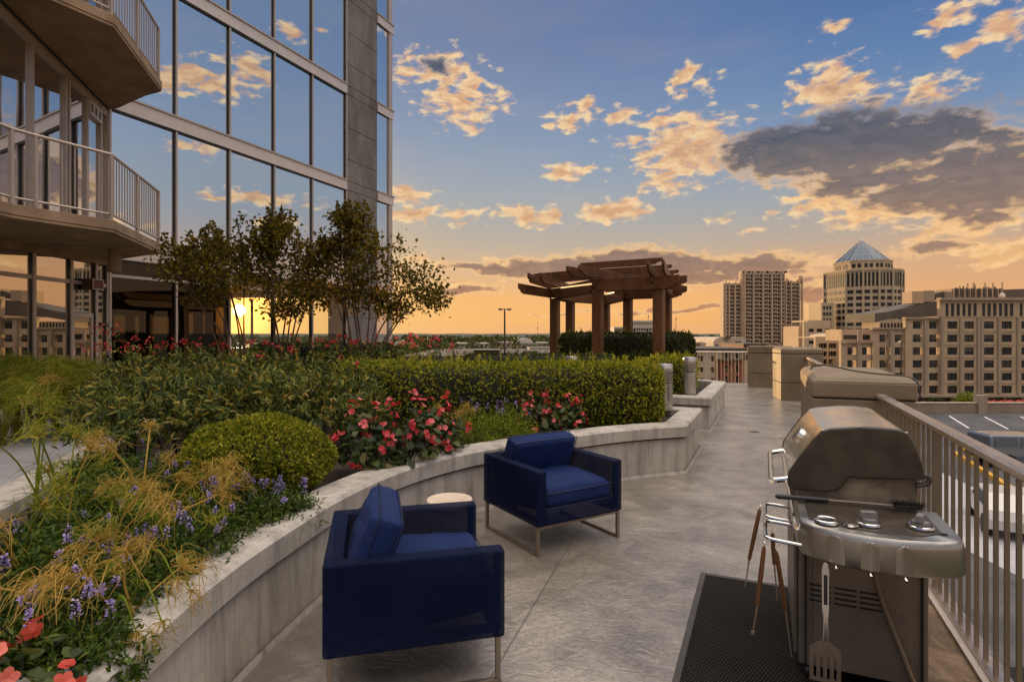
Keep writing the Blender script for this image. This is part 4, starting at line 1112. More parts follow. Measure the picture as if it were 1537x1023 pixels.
def ztop_(x): return -.285-.75*max(0, abs(x)-.012)
for k in range(0, 9):
    a, b = xs[k], xs[k+1]
    if k % 2 == 0: B.add(*flat([(a, -.445), (b, -.445), (b, ztop_(b)), (a, ztop_(a))], yy-.002, yy+.001))
    else:
        B.add(*flat([(a, -.345), (b, -.345), (b, ztop_(b)), (a, ztop_(a))], yy-.002, yy+.001)); B.add(*flat([(a, -.445), (b, -.445), (b, -.43), (a, -.43)], yy-.002, yy+.001))
B.build('blade', 'bar_metal', sp_)
# forks and tongs with wooden grips hanging from the loops
def stick(name, label, cat, p_top, p_mid, p_tip, fork):
    o_ = thing(name, label, cat, tuple(p_top), 0, 'wooden handled grill tools')
    d = np.array(p_mid)-np.array(p_top)
    lp = MB(); a = np.arange(13)*2*PI/12
    lp.tube([np.array(p_top)+unit(d)*-.012+.011*(np.cos(q)*U+np.sin(q)*unit(d)) for q in a], .0018, 6, caps=False); lp.build('hanging_ring', 'chrome', o_, True)
    MB().tube([p_top, np.array(p_top)+d*.08, np.array(p_top)+d*.5, p_mid], [.006,.0085,.0095,.0075], 10).build('grip', 'tool_wood', o_, True)
    MB().tube([p_mid, (np.array(p_mid)+p_tip)/2, p_tip], [.004,.003,.0028], 8).build('shaft', 'bar_metal', o_, True)
    if fork: MB().box(p_tip, (.014,.005,.018), rotz(-A_U)).build('tip', 'bar_metal', o_, True, bevel=.002)
def g_at(px, py, v):                                      # point in the upright plane v = const
    r = (px-CX)/F; b = O+V*v; u_ = (r*b[1]-b[0])/(U[0]-r*U[1]); y = b[1]+u_*U[1]
    return b+U*u_+Z*(EYE-(py-HY)*y/F)
a1 = P(1140.5,764,2.56); stick('grill_fork', 'wooden handled fork hanging outermost from the far tool loop', 'grill tool', a1, P(1124.5,839,2.56), P(1118.5,879,2.55), False)
a2 = P(1147,820,2.26); stick('grill_fork', 'wooden handled skewer with bright square tip hanging from the near tool loop', 'grill tool', a2, P(1136.5,909,2.25), P(1130,949,2.25), True)
a3 = P(1165,827,2.28); stick('grill_fork', 'wooden handled skewer hanging close against the grill from the near loop', 'grill tool', a3, P(1179,915,2.3), P(1188,985,2.3), False)
a4 = P(1159.5,800,2.5); stick('grill_fork', 'short thin skewer seen behind the others at the tool loops', 'grill tool', a4, P(1162,846,2.5), P(1167,900,2.5), False)
# wire brush lying across the shelf
q0, q1, q2, q3 = g3(-.10,-.085,.862), g3(.115,-.075,.866), g3(.36,-.06,.868), g3(.46,-.055,.868)
br = thing('grill_brush', 'wire grill brush with long black handle lying across the control shelf', 'brush', tuple(q0))
MB().tube([q0, q0+(q1-q0)*.05, q1-(q1-q0)*.05, q1], [.006,.0115,.0115,.008], 10).build('handle', 'black_plastic', br, True)
MB().tube([q1, q2], .0055, 8).build('shaft', 'bar_metal', br, True)
hd = MB(); hd.beam(q2, q3, .036, .014); hd.build('head', 'soot', br, True, bevel=.004)
bs = MB(); n_ = 500; c_ = q2+(q3-q2)*RNG.random(n_)[:, None]+np.c_[RNG.normal(size=(n_, 2))*.012, np.full(n_, .004)]
bs.leaves(c_, np.c_[RNG.normal(size=(n_, 2))*.5, np.abs(RNG.normal(size=n_))+.4], RNG.normal(size=(n_, 3)), RNG.uniform(.012,.028,n_), .0022); bs.build('bristles', 'soot', br, True)
# ---------------------------------------------------------------- clipped hedges
def hedge(name, label, path, hw, z0, z1, n, leaf, mat, r_end=.5, group=None, pw=.47, size=(1.0,1.0), rough=.02, ends=(True, True)):
    path = spline(path, 12); seg = np.linalg.norm(np.diff(path, axis=0), axis=1); S = np.r_[0, np.cumsum(seg)]; L = S[-1]
    o = thing(name, label, 'hedge', (float(path[0][0]), float(path[0][1]), z0), 0, group)
    tan = unit(np.gradient(path, axis=0)); nor = np.c_[-tan[:,1], tan[:,0]]
    hz = (z1-z0)/2
    def endf(s):
        d = np.zeros_like(s)
        if ends[0]: d = np.maximum(d, (r_end-s)/r_end)
        if ends[1]: d = np.maximum(d, (s-(L-r_end))/r_end)
        return (1-np.clip(d, 0, 1)**2.2)**(1/2.2)
    ph = RNG.random(6)*6
    def surf(s, a, k=1.0):
        f = endf(s)
        px_ = np.interp(s, S, path[:,0]); py_ = np.interp(s, S, path[:,1]); nx = np.interp(s, S, nor[:,0]); ny = np.interp(s, S, nor[:,1])
        ca, sa = np.cos(a), np.sin(a)
        wob = 1+rough*(np.sin(s*5.1+a*2+ph[0])+np.sin(s*9.7-a*3+ph[1])+.7*np.sin(s*17+a*5+ph[2]))
        x = hw*np.sign(ca)*np.abs(ca)**pw*f*k*wob; zz = hz*np.sign(sa)*np.abs(sa)**pw*(.55+.45*f)*k
        return np.stack([px_+nx*x, py_+ny*x, z0+hz+zz], -1), np.stack([nx*ca, ny*ca, sa], -1)
    ns, na = max(8, int(L/.12)), 28
    ss, aa_ = np.meshgrid(np.linspace(0.002, L-.002, ns), np.arange(na)*2*PI/na, indexing='ij')
    v, _ = surf(ss.ravel(), aa_.ravel(), .93)
    c = MB(); c.loft(list(v.reshape(ns, na, 3)), 0, True); c.build('twigs', 'twig', o, True)
    s = RNG.random(n)*L
    if ends[0]: s[:n//14] = RNG.random(n//14)**1.5*r_end*.5
    if ends[1]: s[n//14:n//7] = L-RNG.random(n//7-n//14)**1.5*r_end*.5
    # even spread over the flattened section
    tt = RNG.random(n)*2*PI; sx, sz = np.cos(tt), np.sin(tt); m_ = np.maximum(np.abs(sx)/hw*1, np.abs(sz)/hz); 
    per = RNG.random(n)*(4*hw+4*hz); ca = np.empty(n); sa = np.empty(n)
    e1 = per < 2*hw; e2 = (per >= 2*hw)&(per < 2*hw+2*hz); e3 = (per >= 2*hw+2*hz)&(per < 4*hw+2*hz); e4 = ~(e1|e2|e3)
    def sup(c0): return np.sign(c0)*np.abs(c0)**(1/pw)
    q = per.copy()
    xq = np.where(e1|e3, ((q % (2*hw))/hw-1), np.where(e2, 1, -1)); zq = np.where(e1, 1, np.where(e3, -1, 0)).astype(float)
    zr = RNG.random(n)*2-1; zq = np.where(e2|e4, zr, zq)
    ang = np.arctan2(sup(zq), sup(xq))
    dep = RNG.random(n)**2*.12
    p, nr = surf(s, ang, 1.0); p2, _ = surf(s, ang, .9); p = p+(p2-p)*dep[:, None]*3
    p = p+RNG.normal(size=(n,3))*.012
    # end directions
    d = nr*.55+RNG.normal(size=(n,3))*.75+np.array([0,0,.25]); nn = nr+RNG.normal(size=(n,3))*.7
    lf = MB(); lf.leaves(p, d, nn, leaf*RNG.uniform(.7,1.35,n), leaf*.55*RNG.uniform(.8,1.2,n), 'diamond', .2)
    # stray shoots that missed the last clipping
    k = n//75; i_ = RNG.choice(n, k); 
    for rep in range(7):
        lf.leaves(p[i_]+nr[i_]*(.012+.014*rep)+RNG.normal(size=(k,3))*.004, nr[i_]+RNG.normal(size=(k,3))*.6+np.array([0,0,.3]), RNG.normal(size=(k,3)), leaf*1.0, leaf*.5, 'diamond', .2, rnd=.6+.4*RNG.random(k))
    lf.build('foliage', mat, o, True)
    return o
hedge('box_hedge', 'long clipped box hedge with a rounded end, behind the red flowers', [(1.95,7.42),(1.1,7.45),(.2,7.3),(-.6,7.2),(-1.5,7.5),(-2.3,8.0)], .56, .47, 1.225, 42000, .040, 'box_leaf', .70)
hedge('box_hedge', 'small clipped hedge beside the steel bollard on the straight planter', [(2.62,10.25),(3.3,11.75),(3.72,12.85)], .42, .47, 1.14, 14000, .048, 'box_leaf', .3)
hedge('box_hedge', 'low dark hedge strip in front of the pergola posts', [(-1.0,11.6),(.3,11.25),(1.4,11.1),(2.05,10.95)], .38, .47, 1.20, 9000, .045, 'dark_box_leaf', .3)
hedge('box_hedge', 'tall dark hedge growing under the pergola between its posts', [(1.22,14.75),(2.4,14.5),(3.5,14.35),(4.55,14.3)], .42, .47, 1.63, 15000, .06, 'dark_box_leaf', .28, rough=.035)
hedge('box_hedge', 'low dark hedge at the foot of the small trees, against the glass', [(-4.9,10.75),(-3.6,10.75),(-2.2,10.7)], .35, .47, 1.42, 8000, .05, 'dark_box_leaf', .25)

# boxwood ball
def ball(name, label, c, rad, n, leaf, mat):
    o = thing(name, label, 'shrub', (c[0], c[1], .47))
    d = sphere_pts(n); d[:,2] = np.where(d[:,2] < -.75, -d[:,2], d[:,2])
    f = lambda q: np.sign(q)*np.abs(q)**.82
    lump = 1+.025*np.sin(d[:,0]*7+1)+.025*np.sin(d[:,1]*8+d[:,2]*5)
    p = np.array(c)+d*np.array(rad)*lump[:,None]*(1-RNG.random(n)[:,None]**2*.07)
    a = np.linspace(0.02, PI-.02, 16)
    MB().lathe([(np.sin(q)*.93, np.cos(q)*.93) for q in a[::-1]], (0,0,0), 28).ch
    core = MB(); core.lathe([(np.sin(q)*.92, np.cos(q)*.92) for q in a[::-1]], (0,0,0), 28)
    core.ch = [(v*np.array(rad)+np.array(c), fs, m_, s_, r_) for v, fs, m_, s_, r_ in core.ch]
    core.build('twigs', 'twig', o, True)
    lf = MB(); lf.leaves(p, d*.6+RNG.normal(size=(n,3))*.7+np.array([0,0,.2]), d+RNG.normal(size=(n,3))*.7, leaf*RNG.uniform(.7,1.3,n), leaf*.55, 'diamond', .2)
    lf.build('foliage', mat, o, True); return o
ball('boxwood_ball', 'rounded clipped boxwood shrub near the planter edge, left of the red flowers', (-1.76, 3.95, .74), (.49,.44,.285), 22000, .029, 'box_leaf')

# ---------------------------------------------------------------- shrubs
def shrub(loc, rx, rz, n, leaf, mat, label, group, name='shrub', blossom=0, pet='dull_red_petal', outline='lance', cat='shrub', up=.4, stems=9, wd=.30):
    o = thing(name, label, cat, loc, 0, group)
    c = np.array([0,0,rz*.48])
    st = MB(); tips = []
    for k in range(stems):
        d = unit(np.array([RNG.normal()*.6, RNG.normal()*.6, 1.0])); e = c+d*np.array([rx,rx,rz*.5])*RNG.uniform(.6,1.0)
        b = np.array([RNG.normal()*.03, RNG.normal()*.03, -.05])
        st.tube([b, (b+e)/2+RNG.normal(size=3)*.03, e], [.009,.006,.003], 5, caps=False); tips.append(e)
    # twigs radiating through the volume, leaves in alternating rows along them
    nt = n//11; d = sphere_pts(nt); d[:,2] = np.abs(d[:,2])*.95-.25+RNG.random(nt)*.1; d = unit(d)
    e = c+d*np.array([rx,rx,rz*.52])*(RNG.uniform(.72,1.06,nt)**.7)[:,None]
    b = e-unit(d+np.array([0,0,-.2])+RNG.normal(size=(nt,3))*.35)*(.16*rx/.5)[...] if np.ndim(rx) else e-unit(d+RNG.normal(size=(nt,3))*.4)*.17*max(rx, .3)/.5
    lf = MB()
    P_, D_, N_ = [], [], []
    for k in range(11):
        f = (k+1)/11; side = unit(np.cross(e-b, RNG.normal(size=(nt,3))))*(1 if k % 2 else -1)
        P_.append(b+(e-b)*f); D_.append(unit(e-b)*.6+side*.75+RNG.normal(size=(nt,3))*.25+np.array([0,0,up*.3])); N_.append(d+RNG.normal(size=(nt,3))*.5+np.array([0,0,up]))
    P_ = np.vstack(P_); D_ = np.vstack(D_); N_ = np.vstack(N_); m_ = len(P_)
    lf.leaves(P_, D_, N_, leaf*RNG.uniform(.6,1.25,m_), leaf*wd*RNG.uniform(.8,1.2,m_), outline, .25, droop=.25)
    lf.build('foliage', mat, o)
    if blossom:
        bl = MB()
        hi = e[np.argsort(-e[:,2]-RNG.random(nt)*.25)][:blossom]
        for h_ in hi:
            top = h_+np.array([RNG.normal()*.05, RNG.normal()*.05, RNG.uniform(.03,.14)])
            st.tube([h_-np.array([0,0,.08]), top], [.004,.002], 4, caps=False)
            q = 9; pp_ = top+RNG.normal(size=(q,3))*np.array([.022,.022,.016])
            bl.leaves(pp_, RNG.normal(size=(q,3))+np.array([0,0,.4]), RNG.normal(size=(q,3))+np.array([0,0,1]), RNG.uniform(.022,.042,q), .03, 'petal', .3)
        bl.build('blossom', pet, o)
    st.build('stems', 'twig', o)
    return o
gl = 'leafy flowering shrubs in the middle of the planter'
Ls = 'dark leafy shrub with narrow leaves, one of the mass behind the boxwood ball'
Lr = 'leafy shrub with small red blossoms, in the row before the small trees'
rows = [ (205,4.7,.52,.82),(268,4.9,.55,.86),(330,5.2,.55,.86),(395,5.3,.55,.84),(460,5.4,.52,.80),(520,5.9,.5,.76),
         (215,5.9,.62,.90),(290,6.2,.62,.93),(365,6.4,.62,.92),(440,6.6,.6,.88),(505,6.8,.55,.84)]
for px, Y, rx, rz in rows:
    c = P(px, HY, Y); shrub((c[0], Y, .46), rx, rz, 1700, .078, 'shrub_leaf', Ls, gl, blossom=1 if Y > 5.8 else 0)
rows = [(200,7.6,.55,.98),(255,8.0,.55,.98),(315,8.3,.6,1.0),(380,8.4,.6,1.0),(440,8.6,.6,1.0),(500,9.0,.6,1.0),(560,9.2,.58,1.02)]
for px, Y, rx, rz in rows:
    c = P(px, HY, Y); shrub((c[0], Y, .46), rx, rz, 1300, .08, 'shrub_leaf', Lr, gl, blossom=7)
c = P(618, HY, 9.3); shrub((c[0], 9.3, .46), .5, 1.05, 1500, .06, 'shrub_leaf', 'rounded shrub dotted with pink blossoms at the right end of the shrub row', gl, blossom=13, pet='rose_petal')
c = P(665, HY, 9.6); shrub((c[0], 9.6, .46), .42, .98, 1100, .06, 'shrub_leaf', 'smaller rounded shrub with pink blossoms, last before the open view', gl, blossom=8, pet='rose_petal')
shrub((2.62, 12.0, .46), .40, .80, 1700, .10, 'dark_box_leaf', 'dark fountain shaped bush in front of the pergola post', None, 'bush', up=1.2, wd=.16)
# thin tall stems with red tips by the glass
for k, (px, py, Y) in enumerate(((166,492,7.2),(192,515,7.0),(150,520,7.0))):
    tp = P(px, py, Y); b = np.array([tp[0]+.1*(k-1), Y, .46]); o = thing('red_tipped_stem', 'tall thin plant stem with red leaf tips in front of the dark glass', 'plant', tuple(b), 0, 'tall red tipped stems')
    q = spline([b, (b+tp)/2+np.array([.08,0,.05]), tp], 6); MB().tube(q, np.linspace(.007,.003,len(q)), 5).build('stem', 'twig', o, True)
    n = 22; pr_ = q[RNG.integers(4, len(q), n)]+RNG.normal(size=(n,3))*.03
    MB().leaves(pr_, RNG.normal(size=(n,3))+np.array([0,0,.2]), RNG.normal(size=(n,3))+Z, RNG.uniform(.05,.12,n), .04, 'lance', .2).build('foliage', 'shrub_leaf', o, True)
    n = 26; pr_ = tp+RNG.normal(size=(n,3))*np.array([.12,.06,.05])
    MB().leaves(pr_, RNG.normal(size=(n,3)), RNG.normal(size=(n,3))+Z, RNG.uniform(.03,.07,n), .028, 'lance', .2).build('blossom', 'dull_red_petal', o, True)

# ---------------------------------------------------------------- flowers
def begonia(loc, rx, rz, nl, nf, label, group, pet='rose_petal', fs=.026, ls=.075):
    o = thing('begonia', label, 'flowering plant', loc, 0, group)
    n = nl; d = sphere_pts(n); d[:,2] = np.abs(d[:,2])*1.05-.15; d = unit(d)
    p = np.array([0,0,rz*.30])+d*np.array([rx,rx,rz*.66])*RNG.uniform(.55,1.0,n)[:,None]
    lf = MB(); dd = d*np.array([1,1,.1])+RNG.normal(size=(n,3))*.45+np.array([0,0,-.25]); nn = d*.6+np.array([0,0,.9])+RNG.normal(size=(n,3))*.35
    lf.leaves(p, dd, nn, ls*RNG.uniform(.65,1.25,n), ls*.85*RNG.uniform(.7,1.15,n), 'round', .18, droop=.25); lf.build('foliage', 'begonia_leaf', o)
    st = MB(); fl_ = MB()
    d = sphere_pts(nf); d[:,2] = np.abs(d[:,2])*1.0-.12; d = unit(d)
    p = np.array([0,0,rz*.34])+d*np.array([rx,rx,rz*.74])*RNG.uniform(.92,1.1,nf)[:,None]
    for q, e in zip(p, d):
        st.tube([np.array([q[0]*.3, q[1]*.3, rz*.15]), q*.75+np.array([0,0,rz*.12]), q], [.005,.004,.002], 4, caps=False)
        m_ = RNG.integers(2, 5)
        for _ in range(m_):
            c_ = q+RNG.normal(size=3)*fs*.8; ax = unit(e+RNG.normal(size=3)*.5); x_ = unit(np.cross(ax, RNG.normal(size=3))); y_ = np.cross(ax, x_)
            k = 5; a = np.arange(k)*2*PI/k+RNG.random()
            dv = np.cos(a)[:,None]*x_+np.sin(a)[:,None]*y_+ax*.35
            fl_.leaves(np.tile(c_, (k,1)), dv, np.tile(ax, (k,1))-dv*.3, fs*RNG.uniform(.8,1.2), fs*.95, 'petal', .15, rnd=np.full(k, RNG.random()))
    fl_.build('blossom', pet, o); st.build('stems', 'twig', o); return o
gb = 'rose red begonias along the planter'
for px, Y, rx, rz in ((552,4.62,.30,.52),(606,4.80,.32,.58),(655,5.15,.27,.52)):
    c = P(px, HY, Y); begonia((c[0], Y, .47), rx, rz, 190, 24, 'red begonia in the big flowering clump beside the boxwood ball', gb)
for px, Y, rx, rz in ((805,6.35,.27,.46),(848,6.4,.24,.42)):
    c = P(px, HY, Y); begonia((c[0], Y, .47), rx, rz, 130, 22, 'red begonia in the smaller clump before the rounded hedge end', gb, fs=.024)
begonia((-1.46, 1.66, .47), .17, .24, 110, 12, 'coral begonia with large blossoms at the near planter corner', None, 'coral_petal', .029, .048)

def spike_plant(loc, rx, rz, n, ns, label, group, mat='herb_leaf', name='lavender_plant', leaf=.035, spike=.055, wd=.34):
    o = thing(name, label, 'flowering plant', loc, 0, group)
    nt = n//9; d = sphere_pts(nt); d[:,2] = np.abs(d[:,2])*.9-.05; d = unit(d)
    b = np.c_[RNG.normal(size=(nt,2))*rx*.3, np.zeros(nt)]; e = np.array([0,0,rz*.1])+d*np.array([rx,rx,rz*.8])*RNG.uniform(.6,1.05,nt)[:,None]
    lf = MB(); P_, D_ = [], []
    for k in range(9):
        f = .35+.65*(k+1)/9; P_.append(b+(e-b)*f+np.array([0,0,.06*rz])*math.sin(f*PI)); D_.append(unit(e-b)*.5+RNG.normal(size=(nt,3))*.7)
    P_ = np.vstack(P_); D_ = np.vstack(D_); m_ = len(P_)
    lf.leaves(P_, D_, RNG.normal(size=(m_,3))*.6+Z, leaf*RNG.uniform(.6,1.3,m_), leaf*wd, 'lance', .2, droop=.2); lf.build('foliage', mat, o)
    if ns:
        st = MB(); fl_ = MB(); idx = np.argsort(-e[:,2]-RNG.random(nt)*rz*.8)[:ns]
        for i_ in idx:
            q = e[i_]; dr_ = unit(np.array([q[0]*.8+RNG.normal()*.1, q[1]*.8+RNG.normal()*.1, .35])); L_ = spike*RNG.uniform(.7,1.3)
            st.tube([b[i_]*.3, (b[i_]*.3+q)/2+np.array([0,0,.03]), q, q+dr_*L_*1.3], [.003,.003,.0028,.0018], 4, caps=False)
            k = 26; h_ = RNG.random(k)**.8; a = RNG.random(k)*2*PI; x_ = unit(np.cross(dr_, RNG.normal(size=3))); y_ = np.cross(dr_, x_)
            rd = np.cos(a)[:,None]*x_+np.sin(a)[:,None]*y_
            fl_.leaves(q+dr_*(.35+h_[:,None])*L_+rd*(.008*(1.15-h_[:,None])), rd+dr_*.5, rd*.2+dr_, RNG.uniform(.008,.015,k), .009, 'petal', .3)
        fl_.build('blossom', 'violet_petal', o); st.build('stems', 'twig', o)
    return o
gv = 'violet flowered herbs along the planter'
for px, Y, rx, rz, ns in ((712,5.75,.30,.46,5),(765,6.0,.32,.46,9)):
    c = P(px, HY, Y); spike_plant((c[0], Y, .47), rx, rz, 2600, ns, 'feathery green plant with a few violet spikes, between the two red clumps', gv, 'fresh_leaf', 'feathery_herb', .05, .07, .16)
Lv = 'low green herb with violet flower spikes spilling over the near planter edge'
for px, Y, rx, rz, ns in ((440,3.42,.20,.22,5),(405,3.28,.24,.27,9),(365,3.12,.28,.32,11),(318,2.95,.28,.34,9),(290,2.70,.24,.28,6),(250,3.35,.30,.38,5),
                          (232,2.45,.24,.30,6),(180,2.8,.3,.36,4),(172,2.22,.24,.30,6),(110,2.5,.3,.36,4),(118,2.0,.24,.29,6),(52,2.2,.28,.34,6),(60,1.84,.22,.26,5),(10,2.0,.25,.30,5),(140,1.85,.18,.22,2)):
    c = P(px, HY, Y); spike_plant((c[0], Y, .47), rx, rz, 2300, ns, Lv, gv)

for px, Y, rx, rz in ((215,4.1,.30,.34),(175,3.7,.30,.32),(130,3.3,.28,.30),(85,2.9,.28,.28),(40,2.6,.28,.28),(250,3.9,.26,.30),(150,4.3,.3,.34)):
    c = P(px, HY, Y); spike_plant((c[0], Y, .47), rx, rz, 1800, 1, 'leafy green herb in the bed behind the violet flowers', 'green herbs behind the violet flowers', 'herb_leaf', 'green_herb', .045)

# ---------------------------------------------------------------- papyrus sedge: arching stems that end in a mop of threads
def threads(mb, c, ax, n, L, curl, mat, w=.0022, rs=None):
    seg = 6; ax = unit(np.array(ax))
    d = unit(sphere_pts(n)+ax*.9); side = unit(np.cross(d, RNG.normal(size=(n,3))))
    t_ = np.linspace(0, 1, seg); L_ = L*RNG.uniform(.6,1.25,n)
    pt = np.array(c)+d[:,None]*(t_[None,:,None]*L_[:,None,None])+np.array([0,0,-1.0])*(curl*t_**2)[None,:,None]*L_[:,None,None]+side[:,None]*(.32*np.sin(t_*RNG.uniform(2,7,n)[:,None]))[...,None]*L_[:,None,None]
    tn = unit(np.gradient(pt, axis=1)); sd = unit(np.cross(tn, np.array([.3,-1.0,.2])))*w
    tap = (1-.65*t_)[None,:,None]
    v = np.stack([pt-sd*tap, pt+sd*tap], 2).reshape(-1, 3)
    base = (np.arange(n)*seg*2)[:,None]; k = (np.arange(seg-1)*2)[None]
    f = np.stack([base+k, base+k+1, base+k+3, base+k+2], -1).reshape(-1, 4)
    r_ = np.repeat(RNG.random(n)*.8+.1, seg-1) if rs is None else np.repeat(rs, seg-1)
    mb.add(v, [f], mat, False, r_)
def papyrus(loc, stems, label, group, hgt, L, n, dry=.5, spread=.35, curl=.55, lean=(0,0), thick=.0019, merge=False):
    o = thing('papyrus', label, 'plant', loc, 0, group)
    st = MB(); th_ = MB()
    for k in range(stems):
        if not merge: st = MB(); th_ = MB()
        top = np.array([RNG.normal()*spread+lean[0], RNG.normal()*spread+lean[1], hgt*RNG.uniform(.6,1.05)])
        mid = np.array([top[0]*.35, top[1]*.35, top[2]*.62])
        q = spline([np.array([RNG.normal()*.03, RNG.normal()*.03, 0]), mid, top], 5)
        isdry = RNG.random() < dry
        st.tube(q, np.linspace(.0055,.0038,len(q)), 6, 1 if isdry else 0, rnd=.3+.4*RNG.random())
        ax = unit(q[-1]-q[-2])
        threads(th_, top, ax, n, L*RNG.uniform(.7,1.2), curl*(1.5 if isdry else .6)*RNG.uniform(.4,1.3), 1 if isdry else 0, thick)
        threads(th_, top, ax, 9, L*.28, -.1, 1, thick*2.0)
        if not merge:
            so = st.build('stem', ['sedge','dry_sedge'], o); th_.build('thread_mop', ['sedge','dry_sedge'], so)
    if merge: st.build('stems', ['sedge','dry_sedge'], o); th_.build('thread_mop', ['sedge','dry_sedge'], o)
    return o
gp = 'papyrus sedges in the near planter bed'
Lp = 'papyrus sedge with arching stems and dried orange thread mops, in the near bed'
for px, Y, st_, hg, dry in ((30,2.5,5,.62,.35),(95,2.9,5,.62,.35),(160,2.6,6,.46,.75),(235,3.0,5,.44,.8),(215,3.5,5,.55,.7),(130,2.25,5,.40,.8),(255,2.55,5,.34,.85),(185,2.1,5,.34,.85),(60,3.4,5,.8,.2),(300,3.25,4,.36,.8)):
    c = P(px, HY, Y); papyrus((c[0], Y, .46), st_, Lp, gp, hg, .15, 30, dry*.7, .17, .42, thick=.0021)
c = P(700, HY, 5.7); papyrus((c[0], 5.7, .47), 7, 'small golden feathery grass tuft beside the big red flower clump', None, .40, .10, 30, 1.0, .12, .1, thick=.0020)
# a few long stems that lean over the coping
for a, b in (((190,845,2.35),(264,868,2.18)),((225,800,2.5),(287,886,2.22)),((180,905,2.15),(243,932,1.98)),((150,960,1.95),(205,948,1.9))):
    p0 = P(*a); p1 = P(*b); p1[2] = max(p1[2], .60); o = thing('papyrus', 'single papyrus stem bent over the coping of the curved planter', 'plant', (p0[0], p0[1], .47), 0, 'papyrus stems bent over the coping')
    q = spline([np.array([p0[0], p0[1], .47]), np.array([p0[0], p0[1], .47])*.45+p1*.55+np.array([0,0,.17]), p1], 6)
    MB().tube(q, np.linspace(.005,.003,len(q)), 6).build('stem', 'sedge', o, True)
    m_ = MB(); threads(m_, p1, unit(q[-1]-q[-2]), 20, .085, .5, 0, .0016); m_.build('thread_mop', 'dry_sedge', o, True)
# tall yellow-green clumps across the path, before the shopfront
gs = 'tall grassy clumps in front of the shopfront'
for px, Y, hg, n in ((-35,8.4,1.02,9),(25,8.7,1.06,10),(85,9.0,1.06,10),(140,9.3,1.0,9),(60,9.5,1.12,9),(172,9.0,.85,6),(5,8.2,.9,8),(112,8.7,.9,8)):
    c = P(px, HY, Y); papyrus((c[0], Y, .0), n*3, 'tall yellow green papyrus clump between the path and the shopfront glass', gs, hg, .30, 62, .12, .30, .5, thick=.0038, merge=True)

# ---------------------------------------------------------------- small multi-stemmed trees before the glass
def myrtle(loc, label, stems, crown, nclus, group='small multi stemmed trees before the glass'):
    """crown: list of (dx, dy, z, r) lobes relative to the base"""
    o = thing('crape_myrtle', label, 'tree', loc, 0, group)
    tr = MB(); lf = MB(); br = MB(); P_, D_ = [], []
    cl = []
    for (dx, dy, z_, r_) in crown:
        d = sphere_pts(nclus); cl += [np.array([dx, dy, z_])+q*np.array([r_, r_, r_*.8])*RNG.uniform(.35,1.28) for q in d]
    cl = np.array(cl)
    forks = []
    for k in range(stems):
        tgt = crown[k % len(crown)]; e = np.array([tgt[0]+RNG.normal()*.15, tgt[1]+RNG.normal()*.15, tgt[2]-.05])
        b = np.array([RNG.normal()*.07, RNG.normal()*.07, 0.0]); m1 = b*.5+e*.5+np.array([e[0]*-.10, 0, .08])+RNG.normal(size=3)*.04
        q = spline([b, b*.75+m1*.25+np.array([0,0,.05]), m1, e], 5); tr.tube(q, np.linspace(.024,.009,len(q)), 7)
        forks += list(q[len(q)//2:])
    forks = np.array(forks)
    for c_ in cl:
        f = forks[np.argmin(np.linalg.norm(forks-c_, axis=1)+RNG.random(len(forks))*.25)]
        br.tube([f, (f+c_)/2+RNG.normal(size=3)*.05, c_], [.007,.005,.003], 5, caps=False)
        n = RNG.integers(18, 36); P_.append(c_+RNG.normal(size=(n,3))*np.array([.12,.12,.085])); D_.append(RNG.normal(size=(n,3))+np.array([0,0,.1]))
        if c_[2] > np.percentile(cl[:,2], 62) and RNG.random() < .6:        # upright leafy shoots
            L_ = RNG.uniform(.15,.42); dr_ = unit(np.array([RNG.normal()*.3, RNG.normal()*.3, 1])); br.tube([c_, c_+dr_*L_], [.003,.0015], 4, caps=False)
            n = int(L_*85); P_.append(c_+dr_*(RNG.random(n)[:,None]*L_)+RNG.normal(size=(n,3))*.014); D_.append(RNG.normal(size=(n,3))+dr_*.6)
    P_ = np.vstack(P_); D_ = np.vstack(D_); m_ = len(P_)
    lf.leaves(P_, D_, RNG.normal(size=(m_,3))+Z*.6, RNG.uniform(.05,.105,m_), RNG.uniform(.036,.062,m_), 'diamond', .2)
    t_ = tr.build('trunk', 'bark', o); br.build('branches', 'bark', o); lf.build('crown', 'tree_leaf', o)
    return o
def lobes(base, lst):
    return [(P(px, py, Y)[0]-base[0], P(px, py, Y)[1]-base[1], P(px, py, Y)[2]-base[2], r) for px, py, Y, r in lst]
b_ = (P(365,HY,9.9)[0], 9.9, .46)
myrtle(b_, 'leftmost small tree before the glass, leaning crown over the sunset glow', 7, lobes(b_, [(285,408,9.8,.40),(330,385,9.9,.42),(268,392,10.1,.30),(345,425,9.7,.36),(308,435,10.2,.30),(375,395,10.1,.38),(318,375,10.4,.28)]), 21)
b_ = (P(425,HY,10.2)[0], 10.2, .46)
myrtle(b_, 'middle small tree before the glass, with the tallest thin shoots', 7, lobes(b_, [(395,360,10.2,.36),(430,372,10.2,.44),(448,420,10.1,.38),(400,425,10.4,.38),(465,392,10.4,.30),(415,345,10.4,.24),(472,440,10.2,.26),(435,460,10.0,.22)]), 21)
b_ = (P(545,HY,10.3)[0], 10.3, .46)
myrtle(b_, 'right hand small tree of the three, standing before the concrete pier', 10, lobes(b_, [(515,400,10.3,.38),(535,355,10.3,.34),(570,390,10.2,.46),(615,420,10.2,.42),(645,440,10.1,.32),(560,445,10.4,.36),(525,440,10.2,.32),(495,375,10.4,.26),(590,460,10.3,.26),(520,335,10.3,.16)]), 21)
